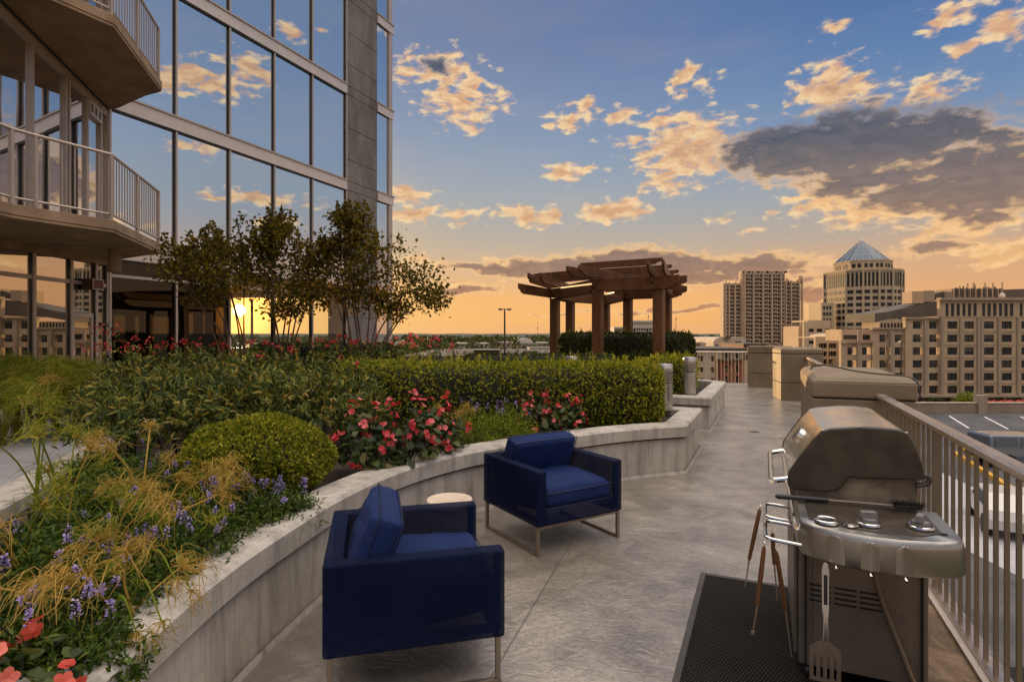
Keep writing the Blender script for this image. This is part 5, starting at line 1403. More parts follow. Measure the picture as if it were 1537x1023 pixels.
# ---------------------------------------------------------------- pergola
pg = thing('pergola', 'brown stained timber pergola with overhanging rafters on square posts', 'pergola', tuple(P(925,HY,15.4)*np.array([1,1,0])+np.array([0,0,.45])))
ZB2 = 2.60
pp = {'a': (897.5,13.4), 'b': (989,12.6), 'c': (833,16.1), 'd': (856,17.5), 'e': (909.5,18.9), 'f': (942.5,16.1), 'g': (1001,15.5)}
pq = {}
for k, (px, Y) in pp.items():
    p_ = P(px, HY, Y); pq[k] = np.array([p_[0], Y, 0])
    MB().box((p_[0], Y, (.45+ZB2+.05)/2), (.225,.225,ZB2+.05-.45), -.55).build('post', 'pergola_wood', pg, True, bevel=.012)
def tim(a, b, w, h, ext=(0,0), name='beam', notch=True):
    """timber from a to b (underside line), run past both ends; ends cut in two steps"""
    a = np.array(a, float); b = np.array(b, float); d = unit(b-a); a = a-d*ext[0]; b = b+d*ext[1]; L = np.linalg.norm(b-a); x = unit(np.cross(d, Z))
    prof = [(.0,h*.55),(.0,h)]+[(L,h),(L,h*.55)]+([(L-.05,h*.42),(L-.13,h*.36),(L-.14,h*.16),(L-.24,h*.10),(L-.26,0),(.26,0),(.24,h*.10),(.14,h*.16),(.13,h*.36),(.05,h*.42)] if notch else [(L,0),(0,0)])
    prof = prof[::-1]; n_ = len(prof)
    v = np.vstack([[a+d*s+Z*q-x*w/2 for s, q in prof], [a+d*s+Z*q+x*w/2 for s, q in prof]])
    i = np.arange(n_); j = (i+1) % n_
    MB().add(v, [np.stack([i, j, j+n_, i+n_], 1), np.arange(n_)[::-1][None], (np.arange(n_)+n_)[None]]).build(name, 'pergola_wood', pg, True, bevel=.006)
up = lambda k, z, off=0.0: pq[k]+Z*z+unit(pq[k]-np.array([2.9,15.6,0]))*off
H1 = .29
for a, b, e1, e2 in (('a','b',.12,.58),('c','a',.16,.10),('d','c',.3,.3),('g','f',.58,.35),('e','d',.3,.4),('f','e',.3,.5)):
    for s in (-1, 1):
        x = unit(np.cross(pq[b]-pq[a], Z))*(.135*s)
        tim(pq[a]+Z*(ZB2+(.0 if a in 'adg' else .004))+x, pq[b]+Z*(ZB2+(.0 if a in 'adg' else .004))+x, .055, H1, (e1, e2) if s < 0 else (e1*.7, e2*.85))
tim(pq['b']+Z*(ZB2+.02)-V*.14, pq['g']+Z*(ZB2+.02)-V*.14, .055, H1-.03, (.2,.3)); tim(pq['b']+Z*(ZB2+.02)+V*.14, pq['g']+Z*(ZB2+.02)+V*.14, .055, H1-.03, (.2,.3))
ZR = ZB2+H1+.006
# pairs of rafters running back over the posts, overhanging to the front
for k, ov, ln, d in (('b',1.15,4.6,(.31,.95,0)),('a',1.15,5.2,(.60,.80,0)),('c',2.25,3.0,(.30,.95,0))):
    d = unit(np.array(d))
    for s in (-1, 1):
        x = unit(np.cross(d, Z))*(.15*s)
        tim(pq[k]+Z*ZR+x-d*ov, pq[k]+Z*ZR+x+d*ln, .055, .22, name='rafter')
ZC = ZR+.226
for q0_, q1_, off in (('a','b',-.25),('a','b',1.1),('a','b',2.3)):
    tim(pq[q0_]+Z*ZC-V*.35+U*off, pq[q1_]+Z*ZC+V*.12+U*off, .055, .15, name='cross_rafter')
tim(pq['c']+Z*ZC-V*.35-U*.7, pq['a']+Z*ZC-V*.4+U*1.0, .055, .15, name='cross_rafter')
tim(pq['c']+Z*(ZB2+.02)-np.array([1.05,2.1,0]), pq['c']+Z*(ZB2+.02)+np.array([.2,.4,0]), .055, .24, name='rafter')
for off in (.15, .75): tim(pq['c']+Z*ZC-V*.45+U*off, pq['a']+Z*ZC-V*.35+U*(off+1.3), .055, .15, name='cross_rafter')
# ---------------------------------------------------------------- the town beyond the parapet
def wall_rect(Y, x0, x1, y0, y1):                       # photo rectangle -> metres on the upright plane at distance Y
    a = P(x0, y1, Y); b = P(x1, y0, Y); return a[0], b[0], a[2], b[2]
GZ = -17.0
def bl(name, label, cat, px, Y, group=None): 
    c = P(px, HY, Y); return thing(name, label, cat, (c[0], Y, GZ), 0, group)
def block(o, Y, x0, x1, ytop, depth, mat, zb=GZ, name='wall', zt=None, dy=0.0):
    a = P(x0, ytop, Y); b = P(x1, ytop, Y); z1 = a[2] if zt is None else zt
    return MB().box(((a[0]+b[0])/2, Y+depth/2+dy, (zb+z1)/2), (b[0]-a[0], depth, z1-zb)).build(name, mat, o, True)
_wm = {}
def win(o, Y, x0, x1, y0, y1, mat='window_dark', out=.0, th=.5, name='window', parent=None):
    a0, a1, z0, z1 = wall_rect(Y, x0, x1, y0, y1)
    return MB().box(((a0+a1)/2, Y-out+th/2, (z0+z1)/2), (a1-a0, th, z1-z0)).build(name, mat, o, True)
def facade(o, Y, x0, x1, ytop, ybot, cols, rows, mat, depth, th=1.0):
    """front wall as piers and spandrels with deep window openings; cols/rows: pixel intervals"""
    mb = MB(); zt = P(0, ytop, Y)[2]; zb = P(0, ybot, Y)[2]
    xs = [x0]; 
    for c in cols: xs += [c[0], c[1]]
    xs.append(x1)
    for a, b in zip(xs[::2], xs[1::2]):
        if b > a: q = wall_rect(Y, a, b, ytop, ybot); mb.box(((q[0]+q[1])/2, Y+th/2, (zt+zb)/2), (q[1]-q[0], th, zt-zb))
    ys = [ytop]
    for r in rows: ys += [r[0], r[1]]
    ys.append(ybot)
    for c in cols:
        for a, b in zip(ys[::2], ys[1::2]):
            if b > a: q = wall_rect(Y, c[0], c[1], a, b); mb.box(((q[0]+q[1])/2, Y+.06+(th-.1)/2, (q[2]+q[3])/2), (q[1]-q[0]-.01, th-.1, q[3]-q[2]))
    w_ = mb.build('wall', mat, o, True)
    a = wall_rect(Y, x0, x1, ytop, ybot)
    MB().box(((a[0]+a[1])/2, Y+th+.3+depth/2, (a[2]-.3+GZ)/2), (a[1]-a[0]-.1, depth, a[3]-.3-GZ)).build('wall', mat, o, True)
    return w_
# the big office block, stepping down to the left
YO = 150.0
of = bl('office_building', 'large tan stone office block with rows of dark square windows, stepping down leftwards', 'building', 1440, YO)
rows = [(482,493),(502,513),(521,532.2),(540.4,551.6),(559.4,570.6),(578.5,590)]
colsM = [(1422,1437),(1447.5,1462),(1477,1492),(1503.5,1519),(1533,1548),(1560,1575),(1588,1603),(1616,1631)]
facade(of, YO, 1410.5, 1645, 449.6, 592, colsM, rows, 'office_stone', 30)
facade(of, YO+.5, 1359, 1410.3, 478, 592, [(1370,1384),(1394.5,1408)], rows, 'office_stone', 30)
facade(of, YO+1.0, 1309.6, 1358.8, 493.5, 592, [(1320,1333),(1343,1356)], rows[1:], 'office_stone', 30)
facade(of, YO+1.5, 1262.5, 1309.4, 513, 592, [(1272,1284.4),(1294,1307)], rows[2:], 'office_stone', 30)
nw = 0
pane = None
for cols, rr_, dy in ((colsM, rows, .75), ([(1370,1384),(1394.5,1408)], rows, 1.25), ([(1320,1333),(1343,1356)], rows[1:], 1.75), ([(1272,1284.4),(1294,1307)], rows[2:], 2.25)):
    for c in cols:
        for r in rr_:
            w_ = win(of, YO, c[0]-.2, c[1]+.2, r[0]-.2, r[1]+.2, 'window_dark' if RNG.random() < .85 else 'window_warm', -dy+.5, .15)
            if c[0] < 1530: 
                a0, a1, z0, z1 = wall_rect(YO, *c, *r); MB().box(((a0+a1)/2, YO+dy-.56, (z0+z1)/2), (.09,.08,z1-z0)).build('glazing_bar', 'frame_dark', w_, True)
                if RNG.random() < .3: hb_ = (z1-z0)*RNG.uniform(.2,.7); MB().box(((a0+a1)/2, YO+dy-.515, z1-hb_/2-.02), (a1-a0-.06,.02,hb_)).build('blind', 'blind', w_, True)
# tall slots under the cornice, vertical strips, string courses
for x0, nn_ in ((1419.3,6),(1474.2,6),(1530.5,6)):
    for k in range(nn_): win(of, YO, x0+8.45*k, x0+8.45*k+4.4, 455.2, 474, 'window_dark', .02, .1, 'window')
for x in (1411.5,1440,1466,1471,1497,1525.5,1553): win(of, YO, x, x+4.2, 476.5, 591, 'office_trim', .35, .35, 'pilaster')
for x in (1386.5,1335.5,1286.5): win(of, YO+.5, x, x+4.5, 496 if x < 1380 else 480, 591, 'office_trim', .35, .35, 'pilaster')
for y in (475.2, 497.5, 517, 536.3, 555.3, 574.5): win(of, YO, 1410.5, 1645, y, y+.5, 'office_trim', .1, .1, 'string_course')
win(of, YO, 1409, 1646, 446.5, 450.5, 'office_trim', .7, 1.5, 'cornice'); win(of, YO+.5, 1357.5, 1411, 475.8, 478.6, 'office_trim', .5, 1.5, 'cornice'); win(of, YO+1, 1308, 1359, 491.5, 494, 'office_trim', .5, 1.5, 'cornice'); win(of, YO+1.5, 1261, 1310, 510.5, 513.5, 'office_trim', .6, 1.5, 'cornice')
win(of, YO, 1258, 1646, 591.8, 595.2, 'office_trim', 1.5, 3, 'canopy'); win(of, YO, 1258, 1646, 595, 606, 'window_warm', -.6, 1, 'ground_floor')
for x in np.arange(1268, 1640, 26.5): win(of, YO, x, x+3, 595.3, 606, 'office_stone', .2, .8, 'ground_floor_pier')
# set-back storeys, sloping roof and plant on the roof
win(of, YO+6, 1263, 1309, 494, 511, 'office_stone', 0, 8, 'penthouse'); win(of, YO+6, 1266, 1292, 502.5, 509, 'window_warm', .08, .2, 'window'); win(of, YO+6, 1295, 1307, 502, 509.5, 'window_dark', .08, .2, 'window')
win(of, YO+8, 1320, 1359, 483, 492.5, 'office_trim', 0, 8, 'penthouse')
for x in np.arange(1322, 1358, 5.0): win(of, YO+8, x, x+2.6, 485, 491.5, 'window_dark', .06, .2, 'window')
def polyroof(pts, Y, d, mat, name):
    n_ = len(pts); f_ = np.array([P(x, y, Y) for x, y in pts]); b_ = np.array([P(x, y, Y)+np.array([0,d,0]) for x, y in pts])
    i = np.arange(n_); j = (i+1) % n_
    return MB().add(np.vstack([f_, b_]), [np.stack([i, j, j+n_, i+n_], 1), np.arange(n_)[::-1][None], (np.arange(n_)+n_)[None]]).build(name, mat, of, True)
polyroof([(1313,470),(1330,468),(1411,451),(1411,474.5),(1360,474.5),(1313,483)], YO+9, 14, 'grey_roof', 'roof')
polyroof([(1403,448),(1395,450),(1404,441),(1412,438),(1432,435),(1432,448)], YO+10, 10, 'grey_roof', 'roof')
polyroof([(1505,448),(1505,434.5),(1645,430),(1645,448)], YO+10, 12, 'grey_roof', 'roof')
win(of, YO+9, 1369, 1386.5, 437, 455, 'office_stone', 0, 4, 'stair_tower'); win(of, YO+9.5, 1386.6, 1403, 436, 453, 'office_trim', 0, 4, 'stair_tower')
win(of, YO+7, 1429, 1506, 433, 447, 'office_trim', 0, 6, 'plant_screen')
for k in range(26):
    x = 1431+2.8*k+RNG.uniform(-.6,.6); y = RNG.uniform(429,434)
    win(of, YO+6.6, x, x+RNG.uniform(.8,1.8), y, 446, 'grey_roof' if k % 3 else 'office_stone', 0, .25, 'roof_plant')
for x, y in ((1452,425),(1461,423.5),(1463,427),(1478,423.8),(1490,424),(1504,423.5),(1440,429)): win(of, YO+7, x, x+1.5, y, 434, 'office_trim', 0, .3, 'mast')
ds = P(1506,444,YO+6); MB().lathe([(.0,0),(.55,.12),(.95,.38),(.90,.40),(.0,.05)], ds, 20, axis=np.array([[1,0,0],[0,0,-1],[0,1,0]]).T).build('dish', 'white_wall', of, True)
for x0, x1, y in ((1264,1309,515.2),(1312,1357,489.5),(1364,1409,473.2)):
    for x in np.arange(x0, x1, 1.6): win(of, YO-.2, x, x+.5, y-3.2, y, 'office_stone', 0, .12, 'parapet_bar') if x0 < 1300 else None
# golden low block with two window bays
YL = 170.0
lo = bl('low_office', 'sunlit golden low office block with two bays of windows, in front of the domed tower', 'building', 1243, YL)
facade(lo, YL, 1224, 1262, 505, 592, [(1229,1241.5),(1244,1256)], [(515,522.5),(527,534.5),(539,546),(551,558),(563,570)], 'tower_stone', 6)
for c in ((1229,1241.5),(1244,1256)):
    for r in ((515,522.5),(527,534.5),(539,546),(551,558)):
        w_ = win(lo, YL, c[0]-.1, c[1]+.1, r[0], r[1], 'window_dark', -.75, .15)
        for k in (1,2): win(lo, YL, c[0]+k*4.1-.25, c[0]+k*4.1+.25, r[0], r[1], 'tower_stone', -.6, .2, 'glazing_bar', w_)
polyroof.__globals__['of_keep'] = of; of_, of = of, lo
polyroof([(1224,505),(1243,507),(1248,502),(1262,500),(1262,507),(1224,507)], YL+.5, 12, 'tower_stone', 'roof'); of = of_
m1 = bl('mid_office', 'pale mid rise block with three window columns, left of the golden low block', 'building', 1226, 210)
facade(m1, 210, 1206.6, 1247, 482.5, 592, [(1214,1222),(1226,1234.5),(1238,1245.5)], [(493,498),(501.7,506.5),(511,516)], 'tower_stone', 18)
for c in ((1214,1222),(1226,1234.5),(1238,1245.5)):
    for r in ((493,498),(501.7,506.5),(511,516)): win(m1, 210, *c, *r, 'window_dark', -.75, .15)
win(m1, 212, 1212, 1247, 480.3, 483, 'tower_stone', 0, 12, 'roof'); win(m1, 214, 1198.5, 1207.5, 489, 592, 'flats_stone', 0, 12, 'wall')

# ---------------------------------------------------------------- tower with the glass pyramid
YT = 300.0; sT = YT/F
tw = bl('domed_tower', 'tan stone tower topped with a bluish glass pyramid', 'building', 1293, YT)
ctr = P(1294, HY, YT+18)
def gon(r, rot=-28, n=8, c=ctr): return np.array([[c[0]+r*math.sin(R(rot+360/n*k)), c[1]-r*math.cos(R(rot+360/n*k))] for k in range(n)])[::-1]
ANG = [-106,-54,-30,-8,14,36,58,80,110,150,190,225]
def plan(r): return np.array([[ctr[0]+r*math.sin(R(a)), ctr[1]-r*math.cos(R(a))] for a in ANG])
def zy(y, Y=YT+10): return EYE-(y-HY)*Y/F
def fixccw(q): return q if np.sum(q[:,0]*np.roll(q[:,1],-1)-np.roll(q[:,0],-1)*q[:,1]) > 0 else q[::-1]
R1 = 19.2
MB().prism(fixccw(plan(R1)), GZ, zy(407)).build('wall', 'tower_stone', tw, True)
MB().prism(fixccw(plan(R1*1.02)), zy(408.5), zy(405.8)).build('cornice', 'tower_stone', tw, True)
MB().prism(fixccw(plan(14.3)), zy(406), zy(391.5)).build('drum', 'tower_stone', tw, True)
MB().prism(fixccw(plan(14.6)), zy(393), zy(391.2)).build('cornice', 'tower_stone', tw, True)
ap = plan(14.0); 
py_ = MB(); py_.prism(fixccw(ap), zy(391), zy(355), top=fixccw(plan(.15))); pyr = py_.build('glass_pyramid', 'far_glass', tw, True)
rib = MB()
q0 = fixccw(ap); 
for k in range(len(ANG)):
    for f in (0, .33, .66):
        a = q0[k]*(1-f)+q0[(k+1) % len(ANG)]*f; rib.tube([np.array([*a, zy(391)]), np.array([ctr[0], ctr[1], zy(354.6)])], [.13,.06], 4)
for f in (.25,.5,.75):
    c2 = ctr[:2]; rg = np.array([[*(x*(1-f)+c2*f), zy(391)*(1-f)+zy(355)*f] for x in np.vstack([q0, q0[:1]])]); rib.tube(rg, .07, 4)
rib.build('pyramid_rib', 'aluminium', pyr, True)
# windows on the faces turned to us
poly = plan(R1); ndone = 0; rest = MB()
def onface(a, b, f0, f1, z0, z1, d=.12):
    t_ = b-a; n_ = unit(np.array([t_[1], -t_[0]])); mid = (a+b)/2
    if np.dot(n_, mid-ctr[:2]) < 0: n_ = -n_
    p = a+t_*f0; q = a+t_*f1
    v = [[*p, z0],[*q, z0],[*q, z1],[*p, z1],[*(p+n_*d), z0],[*(q+n_*d), z0],[*(q+n_*d), z1],[*(p+n_*d), z1]]
    return np.array(v), [np.array([[4,5,6,7],[0,1,5,4],[1,2,6,5],[2,3,7,6],[3,0,4,7]])], n_
for k in range(len(ANG)):
    a, b = poly[k], poly[(k+1) % len(ANG)]; nn_ = unit(np.array([(a+b)[0]/2-ctr[0], (a+b)[1]/2-ctr[1]]))
    if np.dot(nn_, -ctr[:2]/np.linalg.norm(ctr[:2])) < .05: continue
    ncol = max(2, int(round(np.linalg.norm(b-a)/3.7)))
    for c in range(ncol):
        for g0, g1 in ((.10,.40),(.60,.90)):                  # tall slots of the upper storeys
            v, fs_, _ = onface(a, b, (c+g0)/ncol, (c+g1)/ncol, zy(431), zy(411))
            if ndone < 90: MB().add(v, fs_).build('window', 'window_dark', tw, True); ndone += 1
            else: rest.add(v, fs_)
        for r in range(8):
            v, fs_, _ = onface(a, b, (c+.16)/ncol, (c+.84)/ncol, zy(436.5+9.45*r+5), zy(436.5+9.45*r))
            if ndone < 90: MB().add(v, fs_).build('window', 'window_dark', tw, True); ndone += 1
            else: rest.add(v, fs_)
ww = rest.build('windows', 'window_dark', tw, True); ww['kind'] = 'stuff'
pd = plan(14.3)
for k in range(len(ANG)):
    a, b = pd[k], pd[(k+1) % len(ANG)]; 
    if (a+b)[1]/2 > ctr[1]+3: continue
    for f in (.12,.56): v, fs_, _ = onface(a, b, f, f+.3, zy(402.5), zy(396.5)); MB().add(v, fs_).build('drum_window', 'window_dark', tw, True)
for k in range(len(ANG)):                                   # pilasters
    a = poly[k]; MB().box((a[0], a[1], (zy(408)+GZ)/2), (.9,.9,zy(408)-GZ), math.atan2(a[1]-ctr[1], a[0]-ctr[0])).build('pilaster', 'tower_stone', tw, True)
# lower lit shoulder on the left
aS = P(1233, 454, YT+9); bS = P(1252, 454, YT+9)
MB().box(((aS[0]+bS[0])/2, YT+15.5, (GZ+aS[2])/2), (bS[0]-aS[0], 13, aS[2]-GZ)).build('shoulder', 'tower_stone', tw, True)
for r in range(6):
    for c in range(3): win(tw, YT+9, 1235.5+4.6*c, 1238.5+4.6*c, 459+9.4*r, 464+9.4*r, 'window_dark', .1, .2)

# ---------------------------------------------------------------- apartment tower with projecting bays
YA = 440.0
ft = bl('apartment_tower', 'tall brown apartment tower with many balconies and a raised middle', 'building', 1146, YA)
def seg(x0, x1, yt, dy, d=7): return block(ft, YA, x0, x1, yt, d, 'flats_stone', dy=dy)
seg(1088, 1116, 424.5, 3); seg(1114, 1178, 406.5, 0); seg(1176, 1204.6, 421.5, 4)
piers = [1088.6,1094,1103,1112,1117.5,1130.8,1145,1158.2,1172,1179,1187,1199.5,1203.5]
for x in piers:
    dy = 3 if x < 1114 else (0 if x < 1177 else 4); yt = 424 if x < 1112 else (405.5 if x < 1174 else 421)
    win(ft, YA+dy, x-.95, x+.95, yt, 514, 'flats_stone', 1.3, 1.4, 'pilaster')
nd = 0; rest = MB(); sl = MB()
for a, b in zip(piers[:-1], piers[1:]):
    x0, x1 = a+1.4, b-1.4
    if x1-x0 < 2.5: continue
    mid = (a+b)/2; dy = 3 if mid < 1115 else (0 if mid < 1177 else 4); y = (428 if mid < 1115 else 412 if mid < 1177 else 425)
    while y < 512:
        n_ = 3 if x1-x0 > 9 else 2
        for k in range(n_):
            w0 = x0+(x1-x0)*k/n_+.3; w1 = x0+(x1-x0)*(k+1)/n_-.3
            if n_ == 3 and k == 1: w0 += .5; w1 -= .5
            if nd < 90 and y > 440: win(ft, YA+dy, w0, w1, y, y+3.9, 'window_dark' if RNG.random() < .8 else 'window_warm', .12, .2); nd += 1
            else:
                q = wall_rect(YA+dy, w0, w1, y, y+3.9); rest.box(((q[0]+q[1])/2, YA+dy, (q[2]+q[3])/2), (q[1]-q[0], .24, q[3]-q[2]))
        q = wall_rect(YA+dy, x0-.3, x0+(x1-x0)*RNG.uniform(.45,.95), y+3.6, y+4.9); sl.box(((q[0]+q[1])/2, YA+dy-.5, (q[2]+q[3])/2), (q[1]-q[0], 1.2, q[3]-q[2]))
        y += 5.78
rest.build('windows', 'window_dark', ft, True)['kind'] = 'stuff'
sl.build('balconies', 'flats_stone', ft, True)['kind'] = 'stuff'
for x in np.arange(1115, 1178, 6.9): win(ft, YA, x, x+4.2, 406.8, 409.6, 'window_dark', .2, .3, 'crown_window')
for x in (1089,1104,1110,1180,1183,1199,1203): win(ft, YA+4, x, x+1.6, 418+RNG.uniform(-1,2), 425, 'flats_stone', 0, 3, 'chimney')
win(ft, YA+4, 1199, 1204.6, 414, 422, 'flats_stone', 0, 5, 'stair_tower')

# ---------------------------------------------------------------- buildings just below the far railing
br_ = bl('brick_house', 'tan and red brick building with sash windows seen through the far railing', 'building', 1085, 80)
facade(br_, 80, 1030, 1082, 524, 600, [(1036.5,1043.5),(1048,1056),(1066,1073.5)], [(534,542),(551,558.5),(567,575)], 'pale_render', 16)
facade(br_, 79, 1082, 1116, 541, 600, [(1088,1094.5),(1103.5,1109)], [(549,558.5),(564,574)], 'red_brick', 14)
win(br_, 80.5, 1082.2, 1126, 524, 600, 'pale_render', 0, 14, 'wall')
for Y_, cs_, rs_ in ((80, [(1036.5,1043.5),(1048,1056),(1066,1073.5)], [(534,542),(551,558.5),(567,575)]), (79, [(1088,1094.5),(1103.5,1109)], [(549,558.5),(564,574)])):
    for c in cs_:
        for r in rs_:
            w_ = win(br_, Y_, *c, *r, 'window_dark', -.5, .1); mx_ = (c[0]+c[1])/2; win(br_, Y_, mx_-.35, mx_+.35, *r, 'white_wall', -.42, .06, 'glazing_bar'); win(br_, Y_, *c, (r[0]+r[1])/2-.3, (r[0]+r[1])/2+.3, 'white_wall', -.41, .05, 'glazing_bar')
for c, r in (((1088,1094.5),(529,537)),((1104,1109),(530,537)),((1118,1123),(532,540))): win(br_, 80.5, *c, *r, 'window_dark', .06, .2)
win(br_, 79, 1080, 1117, 538.5, 541.2, 'grey_roof', .3, 14, 'roof'); win(br_, 80, 1028, 1128, 522.3, 524.6, 'grey_roof', .4, 15, 'roof')
hl = bl('gabled_hall', 'pale rendered hall with curved gable and small dark arch, before the apartment tower', 'building', 1095, 130); of_, of = of, hl
polyroof([(1071,540),(1071,513),(1074,508.5),(1080,506),(1116,505.5),(1120,510),(1122,540)], 130, 22, 'pale_render', 'wall')
win(hl, 130, 1074, 1077.5, 517, 526, 'window_warm', .1, .3); win(hl, 130, 1104, 1112, 512, 521, 'window_dark', .1, .3); win(hl, 130, 1086, 1095, 504.5, 507, 'grey_roof', 1, 6, 'roof_plant'); of = of_
fs_h = bl('flat_roof_house', 'low flat roofed pale building left of the gabled hall', 'building', 1052, 140)
block(fs_h, 140, 1036, 1072, 514.5, 18, 'pale_render'); win(fs_h, 140, 1035, 1073, 512.8, 515, 'white_wall', .5, 19, 'roof'); win(fs_h, 140, 1040, 1053, 518, 523, 'window_warm', .08, .2); win(fs_h, 140, 1057, 1068, 518, 523, 'window_dark', .08, .2)
rh = bl('red_house', 'small red brick building just left of the farthest stone pier', 'building', 1122, 110); block(rh, 110, 1116, 1150, 517, 12, 'red_brick'); win(rh, 110, 1115, 1151, 515.2, 517.4, 'grey_roof', .4, 13, 'roof'); win(rh, 110, 1118.5, 1122.5, 522, 529, 'window_dark', .06, .2)
wh = bl('white_office', 'white flat roofed office block seen between the pergola posts', 'building', 953, 420)
block(wh, 420, 949, 986, 482, 30, 'white_wall'); block(wh, 420, 922, 950, 492, 30, 'white_wall', dy=1)
for k in range(9): win(wh, 420, 951+3.9*k, 953.6+3.9*k, 492, 496, 'window_dark', .2, .4)
for k in range(5): win(wh, 421, 924+5*k, 927.5+5*k, 495, 498, 'window_dark', .2, .4)
win(wh, 421, 921, 951, 490.4, 492.4, 'white_wall', 1.5, 32, 'roof'); win(wh, 420, 948, 987, 480.6, 483.2, 'white_wall', 1.5, 32, 'roof')
for px, y0, Y, lab in ((807,482,900,'thin radio mast on the skyline left of the pergola'),(973,469,600,'thin mast on the skyline above the white office block'),(1014.5,473,600,'thin mast on the skyline right of the pergola'),(1012,490,620,'short mast beside the taller one right of the pergola')):
    a = P(px, y0, Y); o = thing('radio_mast', lab, 'mast', (a[0], Y, GZ)); MB().tube([np.array([a[0], Y, GZ]), np.array([a[0], Y, a[2]-(a[2]-GZ)*.35]), a], [.45,.3,.12], 6).build('pole', 'grey_roof', o, True)
    if px == 807: MB().lathe([(.0,-1),(.9,-.8),(.9,.8),(.0,1)], P(px, 492.5, Y), 10).build('antenna', 'grey_roof', o, True)
    else: MB().box(P(px, y0+6, Y), (1.0,1.0,2.0)).build('antenna', 'grey_roof', o, True)
# low buildings in the valley on the left
for nm, lab, x0, x1, y0, Y, mat in (('brick_shed','low tan brick building with flat roof left of the pergola post',795,842,523,95,'tan_brick'),('vaulted_shed','long pale low building among the trees in the valley',684,738,515.5,260,'white_wall'),('vaulted_shed','pale low building with arched roof left of the pergola',776,800,515.5,255,'white_wall'),
    ('vaulted_shed','small pale building beside the brick shed',806,822,514.5,250,'white_wall'),('warehouse','far pale warehouse in the valley between the trees',738,772,513.8,330,'pale_render')):
    o = bl(nm, lab, 'building', (x0+x1)/2, Y); block(o, Y, x0, x1, y0, 12, mat); win(o, Y, x0-.8, x1+.8, y0-1.0, y0+.4, 'white_wall' if mat != 'tan_brick' else 'grey_roof', .4, 13, 'roof')
    if nm == 'vaulted_shed' and x0 == 776:
        cx0 = P(788, y0-1, Y); q = [(cx0[0]+3.6*math.cos(a), cx0[2]+2.2*math.sin(a)) for a in np.linspace(0, PI, 14)]; n_ = len(q)
        MB().loft([np.array([[a, yy_, z_] for a, z_ in q]) for yy_ in (Y-.5, Y+12)], 0, True).build('roof_vault', 'white_wall', o, True)
    for k in range(int((x1-x0)/7)): win(o, Y, x0+2+7*k, x0+5.5+7*k, y0+2.2, y0+4.6, 'window_dark', .06, .2)
# parking deck with a dark parapet, rail and the double headed lamp
pk = bl('parking_structure', 'low parking structure with dark parapet beyond the hedges', 'building', 730, 62)
block(pk, 62, 600, 868, 534, 30, 'grey_roof'); win(pk, 61.8, 711, 750, 524.5, 533.5, 'frame_dark', .0, .4, 'parapet'); win(pk, 61.7, 711, 750, 523.6, 525, 'white_wall', .1, .6, 'coping')
win(pk, 61.8, 784, 808, 526.5, 533.5, 'grey_roof', .0, .4, 'parapet')
for y in (525.6, 528.6): win(pk, 61.9, 672, 783, y, y+.5, 'frame_dark', 0, .06, 'rail')
for x in np.arange(674, 784, 5.5): win(pk, 61.9, x, x+.45, 525.6, 534, 'frame_dark', 0, .06, 'rail_post')
lp = thing('street_lamp', 'dark double headed lamp post rising beyond the hedges', 'lamp post', tuple(P(757.5, 536, 60)))
MB().tube([P(757.5,536,60), P(757.5,463.5,60)], [.11,.085], 10).build('pole', 'frame_dark', lp, True)
MB().beam(P(747.5,463.4,60), P(768.5,463.8,60), .08, .06).build('arm', 'frame_dark', lp, True)
for x in (751, 764): MB().box(P(x, 464.2, 60), (.42,.34,.18)).build('lamp_head', 'frame_dark', lp, True, bevel=.03)

# ---------------------------------------------------------------- right: upper parking deck below us, its wall, planters and cars
ZD = -5.4
dk = [(10, 12.0), (60, 12.0), (60, 53.5), (20, 53.5)]
tag(MB().prism(fixccw(np.array(dk, float)), GZ, ZD).build('parking_deck', 'asphalt'), 'asphalt roof deck of the parking structure below the railing', None, None, 'structure')
lw = thing('low_wall', 'low tan brick wall at the far edge of the parking deck', 'wall', (30, 50.7, ZD))
MB().box((37, 50.9, ZD+.44), (40, .35, .88)).build('wall', 'tan_brick', lw, True); 
for k in range(5): MB().box((37, 50.715, ZD+.12+.16*k), (40,.012,.018)).build('mortar_course', 'grey_roof', lw, True)
MB().box((37, 50.9, ZD+.92), (40.1,.45,.07)).build('coping', 'pale_render', lw, True)
q = P(1476, 612, 50.5); MB().box((q[0], 50.85, ZD+.80), (.75,.65,1.6)).build('pier', 'tan_brick', lw, True); q = P(1477, 600, 50.5)
bm = MB()
for (xa, ya, xb, yb) in ((1425,624,1454,642),(1477.5,625,1513,643.5),(1532,625,1570,643)):
    a = G(xa, ya, ZD); b = G(xb, yb, ZD); bm.beam(a+Z*.004, b+Z*.004, .14, .004)
tag(bm.build('road_markings', 'white_paint'), kind='structure')
ym = MB(); 
for (xa, ya, xb, yb) in ((1432,681,1537,748),(1440,672,1470,690)):
    a = G(xa, ya, ZD); b = G(xb, yb, ZD); ym.beam(a+Z*.09, b+Z*.09, .22, .18)
tag(ym.build('kerb_line', 'yellow_paint'), kind='structure')
a = G(1400, 790, ZD); pv = MB(); pv.add([[*G(1405,705,ZD)[:2], ZD+.006],[*G(1545,770,ZD)[:2], ZD+.006],[*G(1560,880,ZD)[:2], ZD+.006],[*G(1400,800,ZD)[:2], ZD+.006]], [np.array([[3,2,1,0]])])
tag(pv.build('pavement', 'path_concrete'), kind='structure')
